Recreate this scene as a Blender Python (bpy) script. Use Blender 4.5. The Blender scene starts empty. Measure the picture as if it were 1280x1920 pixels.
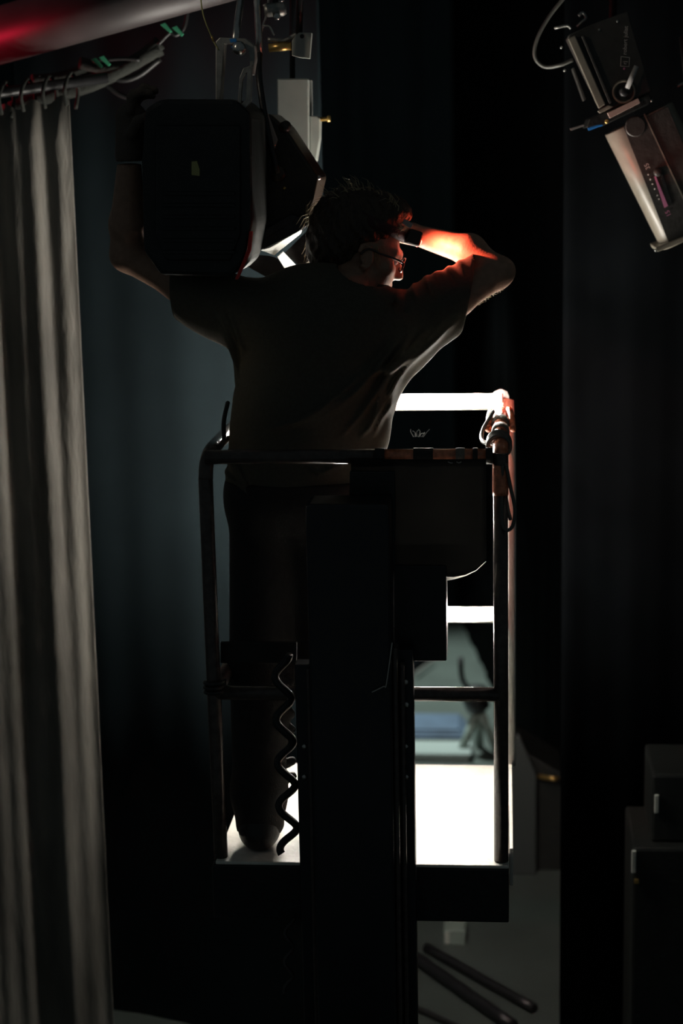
import bpy, bmesh, math, random
import numpy as np
from mathutils import Vector, Matrix

random.seed(4)
RNG = np.random.default_rng(4)
S = bpy.context.scene
COL = S.collection

# ------------------------------------------------------------------ camera
F_PX = 3400.0                       # focal length in pixels of the 1280x1920 frame
VPX, VPY = 940.0, 257.0             # where the lift basket's depth lines converge
ROLL = -0.020
ZB = 1.20                           # height of the basket floor above the stage floor


def _cam():
    d = Vector((VPX - 640, 960 - VPY, -F_PX)).normalized()
    w = ((960 - VPY) + (VPX - 640) * ROLL) / F_PX
    u = Vector((ROLL, 1.0, w)).normalized()
    x = d.cross(u).normalized()
    u = x.cross(d).normalized()
    M = Matrix((x, d, u))           # rows: world axes in camera coords == cam -> world
    p = Vector(((675 - 640) / F_PX, (960 - 1607) / F_PX, -1.0)) * 4.84
    loc = Vector((0, 0, ZB)) - M @ p
    return M, loc


M3, CLOC = _cam()
cam_data = bpy.data.cameras.new('camera')
cam = bpy.data.objects.new('camera', cam_data)
COL.objects.link(cam)
cam.matrix_world = Matrix.Translation(CLOC) @ M3.to_4x4()
cam_data.sensor_fit = 'VERTICAL'
cam_data.sensor_height = 36.0
cam_data.lens = F_PX / 1920 * 36.0
cam_data.clip_start = 0.05
cam_data.clip_end = 100
cam_data.dof.use_dof = True
cam_data.dof.focus_distance = 4.75
cam_data.dof.aperture_fstop = 1.8
S.camera = cam


def P(px, py, Y):
    """the point on the vertical plane y = Y that shows at pixel (px, py)"""
    r = M3 @ Vector(((px - 640) / F_PX, (960 - py) / F_PX, -1.0))
    return CLOC + r * ((Y - CLOC.y) / r.y)


def G(px, py, z=0.0):
    """the point on the level plane z that shows at pixel (px, py)"""
    r = M3 @ Vector(((px - 640) / F_PX, (960 - py) / F_PX, -1.0))
    return CLOC + r * ((z - CLOC.z) / r.z)


# ------------------------------------------------------------------ world and light
S.view_settings.view_transform = 'Standard'
S.view_settings.look = 'None'
S.view_settings.exposure = 0.0
S.view_settings.gamma = 1.0
S.view_settings.use_curve_mapping = False
wd = bpy.data.worlds.new('world')
S.world = wd
wd.use_nodes = True
bg = wd.node_tree.nodes['Background']
bg.inputs[0].default_value = (0.75, 0.95, 1.0, 1)
bg.inputs[1].default_value = 0.030


def spot(name, loc, target, power, color, angle, blend=0.4, size=0.03):
    l = bpy.data.lights.new(name, 'SPOT')
    l.energy = power
    l.color = color
    l.spot_size = math.radians(angle)
    l.spot_blend = blend
    l.shadow_soft_size = size
    o = bpy.data.objects.new(name, l)
    COL.objects.link(o)
    o.location = loc
    o.rotation_euler = (Vector(target) - Vector(loc)).to_track_quat('-Z', 'Y').to_euler()
    return o


# stage lights out of frame, with added spots for floor and blue tint
spot('stage_light_warm', (-2.6, -1.4, 4.6), P(1170, 260, 1.0), 40, (1.0, 0.86, 0.66), 16, 0.6, 0.10)
spot('stage_light_red', (-2.6, 1.1, 2.95), P(110, 70, 1.1), 70, (1.0, 0.02, 0.06), 26, 0.8, 0.10)
spot('added_floor_spot', (-1.2, 4.4, 5.4), G(842, 1310), 2300, (0.88, 1.0, 0.94), 30, 0.6, 0.10)  # added spot without a known source, brightens the floor behind the basket
spot('added_blue_spot', (4.2, 3.6, 3.6), (0.3, 0.3, 2.2), 10, (0.12, 0.3, 1.0), 40, 0.8, 0.10)  # added weak spot that gives a dark blue tint


# ------------------------------------------------------------------ materials
def mat(name, color, rough=0.6, metal=0.0, noise=0.0, nscale=30, bump=0.0, bscale=80, coat=0.0,
        emit=None, estr=0.0, spec=0.5, trans=0.0, stretch=(1, 1, 1)):
    m = bpy.data.materials.new(name)
    m.use_nodes = True
    nt = m.node_tree
    b = nt.nodes['Principled BSDF']
    b.inputs['Base Color'].default_value = (*color, 1)
    b.inputs['Roughness'].default_value = rough
    b.inputs['Metallic'].default_value = metal
    b.inputs['Specular IOR Level'].default_value = spec
    if coat:
        b.inputs['Coat Weight'].default_value = coat
        b.inputs['Coat Roughness'].default_value = 0.15
    if emit:
        b.inputs['Emission Color'].default_value = (*emit, 1)
        b.inputs['Emission Strength'].default_value = estr
    tc = nt.nodes.new('ShaderNodeTexCoord')
    mp = nt.nodes.new('ShaderNodeMapping')
    mp.inputs['Scale'].default_value = stretch
    nt.links.new(tc.outputs['Object'], mp.inputs['Vector'])
    if noise:
        n = nt.nodes.new('ShaderNodeTexNoise')
        n.inputs['Scale'].default_value = nscale
        n.inputs['Detail'].default_value = 6
        nt.links.new(mp.outputs[0], n.inputs['Vector'])
        cr = nt.nodes.new('ShaderNodeValToRGB')
        cr.color_ramp.elements[0].position = 0.3
        cr.color_ramp.elements[1].position = 0.7
        lo = [c * (1 - noise) for c in color]
        hi = [min(1, c * (1 + noise)) for c in color]
        cr.color_ramp.elements[0].color = (*lo, 1)
        cr.color_ramp.elements[1].color = (*hi, 1)
        nt.links.new(n.outputs['Fac'], cr.inputs[0])
        nt.links.new(cr.outputs[0], b.inputs['Base Color'])
    if bump:
        n2 = nt.nodes.new('ShaderNodeTexNoise')
        n2.inputs['Scale'].default_value = bscale
        n2.inputs['Detail'].default_value = 4
        nt.links.new(mp.outputs[0], n2.inputs['Vector'])
        bp = nt.nodes.new('ShaderNodeBump')
        bp.inputs['Strength'].default_value = bump
        bp.inputs['Distance'].default_value = 0.01
        nt.links.new(n2.outputs['Fac'], bp.inputs['Height'])
        nt.links.new(bp.outputs[0], b.inputs['Normal'])
    if trans:
        out = nt.nodes['Material Output']
        t = nt.nodes.new('ShaderNodeBsdfTranslucent')
        t.inputs[0].default_value = (*[min(1, c * 2.2) for c in color], 1)
        mx = nt.nodes.new('ShaderNodeMixShader')
        mx.inputs[0].default_value = trans
        nt.links.new(b.outputs[0], mx.inputs[1])
        nt.links.new(t.outputs[0], mx.inputs[2])
        nt.links.new(mx.outputs[0], out.inputs[0])
    return m


MT = dict(
    floor=mat('stage floor', (0.058, 0.072, 0.065), 0.55, noise=0.18, nscale=3, bump=0.1, bscale=40),
    drape=mat('black drape', (0.0018, 0.0022, 0.0026), 0.98, noise=0.3, nscale=4, spec=0.02),
    backdrape=mat('dark blue grey drape', (0.011, 0.018, 0.021), 0.95, noise=0.2, nscale=2, spec=0.1),
    curtain=mat('grey painted curtain', (0.165, 0.156, 0.137), 0.62, noise=0.45, nscale=7, bump=0.9, bscale=26,
                spec=0.35, stretch=(1, 1, 0.22)),
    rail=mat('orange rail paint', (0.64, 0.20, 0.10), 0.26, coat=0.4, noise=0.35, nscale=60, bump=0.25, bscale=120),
    paleRail=mat('worn pale rail paint', (0.75, 0.72, 0.66), 0.35, noise=0.08, nscale=40),  # pale rail colour with a slight mottle
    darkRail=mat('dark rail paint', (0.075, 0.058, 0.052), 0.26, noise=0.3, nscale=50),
    blackMetal=mat('black painted metal', (0.012, 0.012, 0.013), 0.42, noise=0.3, nscale=30, bump=0.1),
    mast=mat('black anodised mast', (0.014, 0.015, 0.018), 0.34, noise=0.2, nscale=20),
    deck=mat('aluminium deck', (0.78, 0.75, 0.68), 0.40, noise=0.16, nscale=9, bump=0.25, bscale=60),
    steel=mat('bare steel', (0.55, 0.54, 0.52), 0.28, 1.0, noise=0.15, nscale=60),
    dullsteel=mat('dull steel', (0.34, 0.33, 0.31), 0.45, 0.8, noise=0.2, nscale=60),
    tape=mat('black cloth tape', (0.018, 0.017, 0.016), 0.7, bump=0.3, bscale=200),
    greytape=mat('grey cloth tape', (0.20, 0.17, 0.14), 0.7, bump=0.3, bscale=200),
    cable=mat('black rubber cable', (0.015, 0.015, 0.015), 0.45, bump=0.1),
    ribbed=mat('grey ribbed cable', (0.10, 0.10, 0.09), 0.45),
    whitecord=mat('white cord', (0.6, 0.58, 0.54), 0.7),
    sheet=mat('black sheet', (0.016, 0.015, 0.013), 0.7, noise=0.3, nscale=10),
    sheetback=mat('lit sheet underside', (0.80, 0.76, 0.68), 0.8, trans=0.5),  # pale colour stands for light on the black sheet's curled underside
    skin=mat('skin', (0.33, 0.19, 0.13), 0.55, noise=0.15, nscale=50, bump=0.12, bscale=180),
    shirt=mat('dark olive grey tee shirt', (0.105, 0.098, 0.08), 0.9, noise=0.15, nscale=120, bump=0.15, bscale=300,
              spec=0.15, trans=0.22),
    trousers=mat('black work trousers', (0.018, 0.015, 0.014), 0.8, noise=0.2, nscale=60, bump=0.2, bscale=200),
    boot=mat('black leather boot', (0.02, 0.018, 0.017), 0.4, bump=0.2),
    glove=mat('dark work glove', (0.10, 0.075, 0.06), 0.8, bump=0.3, bscale=150),
    hair=mat('greying brown hair', (0.045, 0.028, 0.017), 0.5, noise=0.4, nscale=90, bump=0.8, bscale=120, stretch=(1, 1, 0.3)),
    hairlight=mat('pale rim lit hair strand', (0.42, 0.33, 0.20), 0.45),  # paler than the hair mass, rim light put into the colour
    frame=mat('dark glasses frame', (0.03, 0.015, 0.012), 0.2, coat=0.5),
    strap=mat('headlamp strap', (0.05, 0.02, 0.02), 0.8, bump=0.3, bscale=250),
    headlamp=mat('black headlamp plastic', (0.03, 0.02, 0.02), 0.35),
    label=mat('grey label', (0.34, 0.33, 0.32), 0.5),
    eye=mat('eye white', (0.7, 0.66, 0.62), 0.2),
    lampbody=mat('black lantern paint', (0.010, 0.011, 0.010), 0.45, noise=0.3, nscale=25, bump=0.15),
    brownbody=mat('brown black lantern paint', (0.045, 0.030, 0.020), 0.42, noise=0.3, nscale=18, bump=0.15),
    doorsheet=mat('black barn door sheet', (0.05, 0.045, 0.045), 0.22, 0.6, noise=0.3, nscale=30),
    bright=mat('lit barn door sheet', (0.80, 0.80, 0.76), 0.5),  # pale copy of the barn door sheet for its lit faces
    yellow=mat('yellow sticker', (0.42, 0.40, 0.16), 0.6),
    redglint=mat('red edge reflection', (0.6, 0.03, 0.02), 0.5),
    greybox=mat('pale grey enamel', (0.42, 0.44, 0.40), 0.5, noise=0.08, nscale=15),
    profbody=mat('charcoal lantern paint', (0.045, 0.042, 0.038), 0.42, noise=0.2, nscale=40, bump=0.1),
    proftube=mat('bronze grey lantern tube', (0.23, 0.205, 0.165), 0.36, noise=0.1, nscale=30),
    print=mat('pale print', (0.62, 0.58, 0.54), 0.6),
    pink=mat('pink print', (0.62, 0.20, 0.36), 0.6),
    pinkbar=mat('pinkish bare bar', (0.52, 0.38, 0.33), 0.5),
    blue=mat('blue handle and glint', (0.03, 0.22, 0.62), 0.3),
    brass=mat('brass', (0.7, 0.45, 0.15), 0.3, 0.9),
    redpipe=mat('dull grey beam', (0.05, 0.04, 0.04), 0.5, noise=0.2, nscale=8),
    greenglint=mat('green glint', (0.05, 0.30, 0.16), 0.4),
    greycloth=mat('dusty grey cloth', (0.022, 0.024, 0.020), 0.9, noise=0.3, nscale=14, bump=0.4),
    bluecloth=mat('blue grey tarp', (0.055, 0.085, 0.13), 0.7, noise=0.2, nscale=6),
    paper=mat('pale case enamel', (0.22, 0.26, 0.25), 0.7),
    dustygreen=mat('grey green metal', (0.20, 0.25, 0.22), 0.5),
    trolley=mat('dark grey green panel', (0.035, 0.042, 0.04), 0.6),
    capglare=mat('overexposed rail end', (0.85, 0.83, 0.80), 0.4, trans=0.6),
    white=mat('white plastic', (0.65, 0.66, 0.62), 0.45),
    lampface=mat('work lamp lens', (0.9, 0.9, 0.9), 0.4, emit=(1.0, 0.95, 0.86), estr=230.0),
    redlens=mat('red headlamp lens', (0.9, 0.1, 0.08), 0.3, emit=(1.0, 0.10, 0.06), estr=20.0),
)


def glassmat():
    m = bpy.data.materials.new('spectacle lens')
    m.use_nodes = True
    b = m.node_tree.nodes['Principled BSDF']
    b.inputs['Transmission Weight'].default_value = 1.0
    b.inputs['Roughness'].default_value = 0.02
    b.inputs['IOR'].default_value = 1.02
    b.inputs['Base Color'].default_value = (0.85, 0.85, 0.85, 1)
    return m


MT['lens'] = glassmat()


# ------------------------------------------------------------------ helpers
def link(name, me, m, parent=None, smooth=False):
    o = bpy.data.objects.new(name, me)
    COL.objects.link(o)
    if m is not None:
        me.materials.append(MT[m] if isinstance(m, str) else m)
    if smooth:
        me.polygons.foreach_set('use_smooth', [True] * len(me.polygons))
    if parent is not None:
        o.parent = parent
        o.matrix_parent_inverse = Matrix.Translation(-parent.location)
    return o


def thing(name, label, cat, loc, group=None):
    o = bpy.data.objects.new(name, None)
    COL.objects.link(o)
    o.location = loc
    o.empty_display_size = 0.05
    tag(o, label, cat, group)
    return o


def tag(o, label=None, cat=None, group=None, kind=None):
    if label: o['label'] = label
    if cat: o['category'] = cat
    if group: o['group'] = group
    if kind: o['kind'] = kind
    return o


def bm_mesh(bm, name):
    me = bpy.data.meshes.new(name)
    bmesh.ops.recalc_face_normals(bm, faces=bm.faces[:])
    bm.to_mesh(me)
    bm.free()
    return me


def box(name, lo, hi, m, parent=None, bevel=0.004, rot=None, segs=2):
    lo, hi = Vector(lo), Vector(hi)
    bm = bmesh.new()
    bmesh.ops.create_cube(bm, size=1.0)
    c = (lo + hi) / 2
    s = hi - lo
    for v in bm.verts:
        v.co = Vector((v.co.x * s.x, v.co.y * s.y, v.co.z * s.z))
    if bevel:
        bmesh.ops.bevel(bm, geom=bm.edges[:], offset=min(bevel, min(s) * 0.45), segments=segs, affect='EDGES', profile=0.5)
    for v in bm.verts:
        v.co = (rot @ v.co if rot is not None else v.co) + c
    return link(name, bm_mesh(bm, name), m, parent)


def prism(name, pts, m, parent=None, bevel=0.002, off=None):
    """polygon of 3D points extruded by the vector off"""
    bm = bmesh.new()
    off = Vector(off)
    a = [bm.verts.new(Vector(p)) for p in pts]
    b = [bm.verts.new(Vector(p) + off) for p in pts]
    n = len(pts)
    bm.faces.new(a)
    bm.faces.new(b[::-1])
    for i in range(n):
        bm.faces.new((a[i], b[i], b[(i + 1) % n], a[(i + 1) % n]))
    if bevel:
        bmesh.ops.bevel(bm, geom=bm.edges[:], offset=bevel, segments=2, affect='EDGES', profile=0.5)
    return link(name, bm_mesh(bm, name), m, parent)


def ppx(name, px, Y0, Y1, m, parent=None, bevel=0.002):
    """outline read in pixels on the plane y = Y0, extruded straight back to y = Y1"""
    return prism(name, [P(x, y, Y0) for x, y in px], m, parent, bevel, (0, Y1 - Y0, 0))


def smooth_path(pts, n=8):
    pts = [Vector(p) for p in pts]
    if len(pts) < 3:
        return pts
    out = []
    e = [pts[0] * 2 - pts[1]] + pts + [pts[-1] * 2 - pts[-2]]
    for i in range(1, len(e) - 2):
        p0, p1, p2, p3 = e[i - 1:i + 3]
        for k in range(n):
            t = k / n
            out.append(0.5 * ((2 * p1) + (p2 - p0) * t + (2 * p0 - 5 * p1 + 4 * p2 - p3) * t * t
                              + (3 * p1 - p0 - 3 * p2 + p3) * t ** 3))
    out.append(pts[-1])
    return out


def add_tube(bm, pts, r, sides=12, closed=False, squash=None):
    pts = [Vector(p) for p in pts]
    n = len(pts)
    rs = r if isinstance(r, (list, tuple)) else [r] * n
    rings = []
    prev = None
    for i, p in enumerate(pts):
        if closed:
            t = (pts[(i + 1) % n] - pts[i - 1]).normalized()
        else:
            t = (pts[min(i + 1, n - 1)] - pts[max(i - 1, 0)]).normalized()
        if prev is None:
            a = Vector((0, 0, 1)) if abs(t.z) < 0.9 else Vector((1, 0, 0))
            u = t.cross(a).normalized()
        else:
            u = (prev - t * prev.dot(t)).normalized()
        prev = u
        w = t.cross(u)
        ring = []
        for k in range(sides):
            a = 2 * math.pi * k / sides
            ring.append(bm.verts.new(p + (u * math.cos(a) + w * math.sin(a) * (squash or 1)) * rs[i]))
        rings.append(ring)
    for i in range(n if closed else n - 1):
        A, B = rings[i], rings[(i + 1) % n]
        for k in range(sides):
            bm.faces.new((A[k], A[(k + 1) % sides], B[(k + 1) % sides], B[k]))
    if not closed:
        bm.faces.new(rings[0][::-1])
        bm.faces.new(rings[-1])


def tube(name, pts, r, m, parent=None, sides=12, smooth=8, closed=False):
    bm = bmesh.new()
    if smooth and len(pts) > 2 and not closed:
        pts = smooth_path(pts, smooth)
    add_tube(bm, pts, r, sides, closed)
    o = link(name, bm_mesh(bm, name), m, parent, True)
    return o


def cyl(name, a, b, r, m, parent=None, sides=24, r2=None, bevel=0.0):
    a, b = Vector(a), Vector(b)
    bm = bmesh.new()
    add_tube(bm, [a, b], [r, r2 if r2 else r], sides)
    if bevel:
        ed = [e for e in bm.edges if len(e.link_faces) == 2 and any(len(f.verts) > 4 for f in e.link_faces)]
        bmesh.ops.bevel(bm, geom=ed, offset=bevel, segments=2, affect='EDGES', profile=0.5)
    o = link(name, bm_mesh(bm, name), m, parent, True)
    o.data.polygons.foreach_set('use_smooth', [len(p.vertices) <= 4 for p in o.data.polygons])
    return o


def lathe(name, prof, origin, axis, m, parent=None, sides=28):
    """profile of (distance along axis, radius)"""
    axis = Vector(axis).normalized()
    a = Vector((0, 0, 1)) if abs(axis.z) < 0.9 else Vector((1, 0, 0))
    u = axis.cross(a).normalized()
    w = axis.cross(u)
    bm = bmesh.new()
    rings = []
    for d, r in prof:
        rings.append([bm.verts.new(Vector(origin) + axis * d + (u * math.cos(2 * math.pi * k / sides)
                                                              + w * math.sin(2 * math.pi * k / sides)) * max(r, 1e-4))
                      for k in range(sides)])
    for A, B in zip(rings, rings[1:]):
        for k in range(sides):
            bm.faces.new((A[k], A[(k + 1) % sides], B[(k + 1) % sides], B[k]))
    bm.faces.new(rings[0][::-1])
    bm.faces.new(rings[-1])
    o = link(name, bm_mesh(bm, name), m, parent, True)
    o.data.polygons.foreach_set('use_smooth', [len(p.vertices) <= 4 for p in o.data.polygons])
    return o


def plate(name, pts, m, parent, thick=0.003):
    """thin sheet through (px, py, Y) corners"""
    q = [P(*c) for c in pts]
    n = (q[1] - q[0]).cross(q[2] - q[0]).normalized()
    return prism(name, q, m, parent, 0, n * thick)


def text(name, body, origin, right, up, height, m, parent=None):
    cu = bpy.data.curves.new(name, 'FONT')
    cu.body = body
    cu.size = 1.0
    cu.extrude = 0.01
    tmp = bpy.data.objects.new(name + '_tmp', cu)
    COL.objects.link(tmp)
    dg = bpy.context.evaluated_depsgraph_get()
    me = bpy.data.meshes.new_from_object(tmp.evaluated_get(dg))
    bpy.data.objects.remove(tmp)
    bpy.data.curves.remove(cu)
    R, U = Vector(right).normalized(), Vector(up).normalized()
    N = R.cross(U)
    h = height / 0.7
    for v in me.vertices:
        v.co = Vector(origin) + R * v.co.x * h + U * v.co.y * h + N * (v.co.z * h * 0.5 + 0.0012)
    return link(name, me, m, parent)


# ---- signed distance sculpting (for the figure)
class Field:
    def __init__(self, lo, hi, h):
        self.lo = np.array(lo, float)
        self.h = h
        self.n = np.ceil((np.array(hi, float) - self.lo) / h).astype(int) + 1
        self.f = np.full(self.n, 10.0, np.float32)

    def _sub(self, lo, hi):
        a = np.clip(np.floor((np.array(lo) - self.lo) / self.h).astype(int), 0, self.n - 1)
        b = np.clip(np.ceil((np.array(hi) - self.lo) / self.h).astype(int) + 1, 1, self.n)
        sl = tuple(slice(i, j) for i, j in zip(a, b))
        ax = [self.lo[i] + self.h * np.arange(a[i], b[i]) for i in range(3)]
        g = np.meshgrid(*ax, indexing='ij')
        return sl, g

    def _smin(self, sl, d, k):
        f = self.f[sl]
        if k <= 0:
            self.f[sl] = np.minimum(f, d)
        else:
            hh = np.maximum(k - np.abs(f - d), 0) / k
            self.f[sl] = np.minimum(f, d) - hh * hh * k * 0.25

    def cone(self, a, b, r1, r2=None, k=0.02, sy=1.0, sub=False):
        r2 = r1 if r2 is None else r2
        a, b = np.array(a, float), np.array(b, float)
        R = max(r1, r2) + k + 0.03
        lo, hi = np.minimum(a, b) - R, np.maximum(a, b) + R
        sl, g = self._sub(lo, hi)
        if min(s.stop - s.start for s in sl) <= 0:
            return
        yc = (a[1] + b[1]) / 2
        p = [g[0], yc + (g[1] - yc) / sy, g[2]]
        aa, bb = a.copy(), b.copy()
        aa[1] = yc + (a[1] - yc) / sy
        bb[1] = yc + (b[1] - yc) / sy
        ab = bb - aa
        L = max(ab @ ab, 1e-9)
        t = np.clip(((p[0] - aa[0]) * ab[0] + (p[1] - aa[1]) * ab[1] + (p[2] - aa[2]) * ab[2]) / L, 0, 1)
        d = np.sqrt((p[0] - aa[0] - t * ab[0]) ** 2 + (p[1] - aa[1] - t * ab[1]) ** 2 + (p[2] - aa[2] - t * ab[2]) ** 2)
        d = (d - (r1 + (r2 - r1) * t))
        if sy < 1:
            d = d * (0.5 + 0.5 * sy)
        d = d.astype(np.float32)
        if sub:
            f = self.f[sl]
            hh = np.maximum(k - np.abs(f + d), 0) / k
            self.f[sl] = np.maximum(f, -d) + hh * hh * k * 0.25
        else:
            self._smin(sl, d, k)

    def chain(self, pts, rs, k=0.02, sy=1.0):
        for i in range(len(pts) - 1):
            self.cone(pts[i], pts[i + 1], rs[i], rs[i + 1], k, sy)

    def ell(self, c, R, rad, k=0.02, sub=False):
        """R: 3x3 columns are the ellipsoid axes"""
        c = np.array(c, float)
        R = np.array(R, float)
        m = max(rad) + k + 0.03
        sl, g = self._sub(c - m, c + m)
        q = [g[i] - c[i] for i in range(3)]
        l = [(q[0] * R[0, i] + q[1] * R[1, i] + q[2] * R[2, i]) / rad[i] for i in range(3)]
        k0 = np.sqrt(l[0] ** 2 + l[1] ** 2 + l[2] ** 2)
        k1 = np.sqrt((l[0] / rad[0]) ** 2 + (l[1] / rad[1]) ** 2 + (l[2] / rad[2]) ** 2) + 1e-9
        d = (k0 * (k0 - 1) / k1).astype(np.float32)
        if sub:
            f = self.f[sl]
            hh = np.maximum(k - np.abs(f + d), 0) / max(k, 1e-6)
            self.f[sl] = np.maximum(f, -d) + hh * hh * k * 0.25
        else:
            self._smin(sl, d, k)

    def clip(self, p, n):
        """keep the half space on the far side of the plane (normal points to what is removed)"""
        sl, g = self._sub(self.lo, self.lo + self.h * (self.n - 1))
        n = Vector(n).normalized()
        d = (g[0] - p[0]) * n[0] + (g[1] - p[1]) * n[1] + (g[2] - p[2]) * n[2]
        self.f = np.maximum(self.f, d.astype(np.float32))

    def clip_local(self, p, n, rad):
        p = np.array(p, float)
        sl, g = self._sub(p - rad, p + rad)
        n = Vector(n).normalized()
        d = (g[0] - p[0]) * n[0] + (g[1] - p[1]) * n[1] + (g[2] - p[2]) * n[2]
        self.f[sl] = np.maximum(self.f[sl], d.astype(np.float32))

    def mesh(self, name):
        f = self.f
        f[[0, -1]] = np.maximum(f[[0, -1]], 0.01)
        f[:, [0, -1]] = np.maximum(f[:, [0, -1]], 0.01)
        f[:, :, [0, -1]] = np.maximum(f[:, :, [0, -1]], 0.01)
        ins = f < 0
        nx, ny, nz = [v - 1 for v in f.shape]
        cnt = np.zeros((nx, ny, nz), np.int8)
        for dx in (0, 1):
            for dy in (0, 1):
                for dz in (0, 1):
                    cnt += ins[dx:nx + dx, dy:ny + dy, dz:nz + dz]
        act = np.argwhere((cnt > 0) & (cnt < 8))
        idx = -np.ones((nx, ny, nz), np.int64)
        idx[act[:, 0], act[:, 1], act[:, 2]] = np.arange(len(act))
        acc = np.zeros((len(act), 3))
        num = np.zeros(len(act))
        corners = [(0, 0, 0), (1, 0, 0), (0, 1, 0), (1, 1, 0), (0, 0, 1), (1, 0, 1), (0, 1, 1), (1, 1, 1)]
        for i, a in enumerate(corners):
            for b in corners[i + 1:]:
                if sum(abs(p - q) for p, q in zip(a, b)) != 1:
                    continue
                fa = f[act[:, 0] + a[0], act[:, 1] + a[1], act[:, 2] + a[2]]
                fb = f[act[:, 0] + b[0], act[:, 1] + b[1], act[:, 2] + b[2]]
                x = (fa < 0) != (fb < 0)
                t = np.where(x, fa / np.where(x, fa - fb, 1), 0)
                pos = np.array(a) + t[:, None] * (np.array(b) - np.array(a))
                acc += pos * x[:, None]
                num += x
        V = self.lo + self.h * (act + acc / num[:, None])
        F = []
        for ax in range(3):
            o1, o2 = [(1, 2), (2, 0), (0, 1)][ax]
            s0 = [slice(None)] * 3
            s1 = [slice(None)] * 3
            s0[ax] = slice(0, -1)
            s1[ax] = slice(1, None)
            ch = ins[tuple(s0)] != ins[tuple(s1)]
            e = np.argwhere(ch)
            e = e[(e[:, o1] > 0) & (e[:, o2] > 0)]
            fl = ins[e[:, 0], e[:, 1], e[:, 2]]
            q = []
            for d1, d2 in ((-1, -1), (0, -1), (0, 0), (-1, 0)):
                c = e.copy()
                c[:, o1] += d1
                c[:, o2] += d2
                c = np.minimum(c, [nx - 1, ny - 1, nz - 1])
                q.append(idx[c[:, 0], c[:, 1], c[:, 2]])
            q = np.stack(q, 1)
            ok = (q >= 0).all(1)
            q, fl = q[ok], fl[ok]
            q[~fl] = q[~fl][:, ::-1]
            F.append(q)
        F = np.concatenate(F)
        me = bpy.data.meshes.new(name)
        me.from_pydata(V.tolist(), [], F.tolist())
        me.update()
        return me


# ------------------------------------------------------------------ the stage
def pleated(name, a, b, z0, z1, m, n=160, amp=0.05, wave=0.22, thick=0.012, rows=2, parent=None, topfn=None, seed=0):
    """a hanging cloth from a to b with vertical folds"""
    rg = random.Random(seed)
    a, b = Vector(a), Vector(b)
    L = (b - a).length
    t = (b - a).normalized()
    nrm = Vector((t.y, -t.x, 0))
    ph = [rg.uniform(0, 6.28) for _ in range(5)]
    bm = bmesh.new()
    F_, B_ = [], []
    for j in range(rows + 1):
        v = j / rows
        rf, rb = [], []
        for i in range(n + 1):
            s = i / n * L
            ztop = z1 + (topfn(s / L) if topfn else 0)
            z = z0 + (ztop - z0) * v
            k = 2 * math.pi / wave
            d = amp * (0.6 * math.sin(k * s + ph[0] + 0.5 * math.sin(1.1 * z + ph[4])) + 0.3 * math.sin(2.3 * k * s + ph[1] + 0.8 * v)
                       + 0.35 * math.sin(0.37 * k * s + ph[2]) + 0.15 * math.sin(5.1 * k * s + ph[3] - 1.3 * v))
            p = a + t * s + nrm * d
            rf.append(bm.verts.new((p.x, p.y, z)))
            q = p - nrm * thick
            rb.append(bm.verts.new((q.x, q.y, z)))
        F_.append(rf)
        B_.append(rb)
    for j in range(rows):
        for i in range(n):
            bm.faces.new((F_[j][i], F_[j][i + 1], F_[j + 1][i + 1], F_[j + 1][i]))
            bm.faces.new((B_[j][i], B_[j + 1][i], B_[j + 1][i + 1], B_[j][i + 1]))
        bm.faces.new((F_[j][0], F_[j + 1][0], B_[j + 1][0], B_[j][0]))
        bm.faces.new((F_[j][n], B_[j][n], B_[j + 1][n], F_[j + 1][n]))
    for i in range(n):
        bm.faces.new((F_[0][i], B_[0][i], B_[0][i + 1], F_[0][i + 1]))
        bm.faces.new((F_[rows][i], F_[rows][i + 1], B_[rows][i + 1], B_[rows][i]))
    return link(name, bm_mesh(bm, name), m, parent, True)


fl = box('floor', (-9, -3, -0.1), (9, 14, 0.0), 'floor', bevel=0)
tag(fl, 'grey green stage floor', kind='structure')
wb = pleated('wall_back', (-9, G(850, 1150).y + 0.1, 0), (9, G(850, 1150).y + 0.1, 0), 0, 7, 'backdrape', n=400, amp=0.09, wave=0.5)
tag(wb, 'dark drape closing the back of the stage', kind='structure')
g1, g2 = G(862, 1152), G(930, 1300)
dirw = (g2 - g1).normalized()
wr = pleated('wall_right', g1 + dirw * 5.3, g1 - dirw * 0.2, 0, 7, 'drape', n=200, amp=0.007, wave=0.4, seed=3)
wn = pleated('wall_side', (3.4, 1.30, 0), (0.575, 1.36, 0), 0, 7, 'drape', n=120, amp=0.02, wave=0.5, seed=6)  # added black drape, covers lit floor to keep the right dark
tag(wn, 'black drape added at far right to darken that side', kind='structure')
tag(wr, 'black drape masking the right side of the stage', kind='structure')

wl_ = pleated('wall_left', P(60, 900, 1.5) * 1, P(615, 900, 1.2) * 1, 0, 5.5, 'backdrape', n=120, amp=0.012, wave=0.9, seed=5)
tag(wl_, 'dark blue grey drape between the curtain and the lift', kind='structure')
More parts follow.
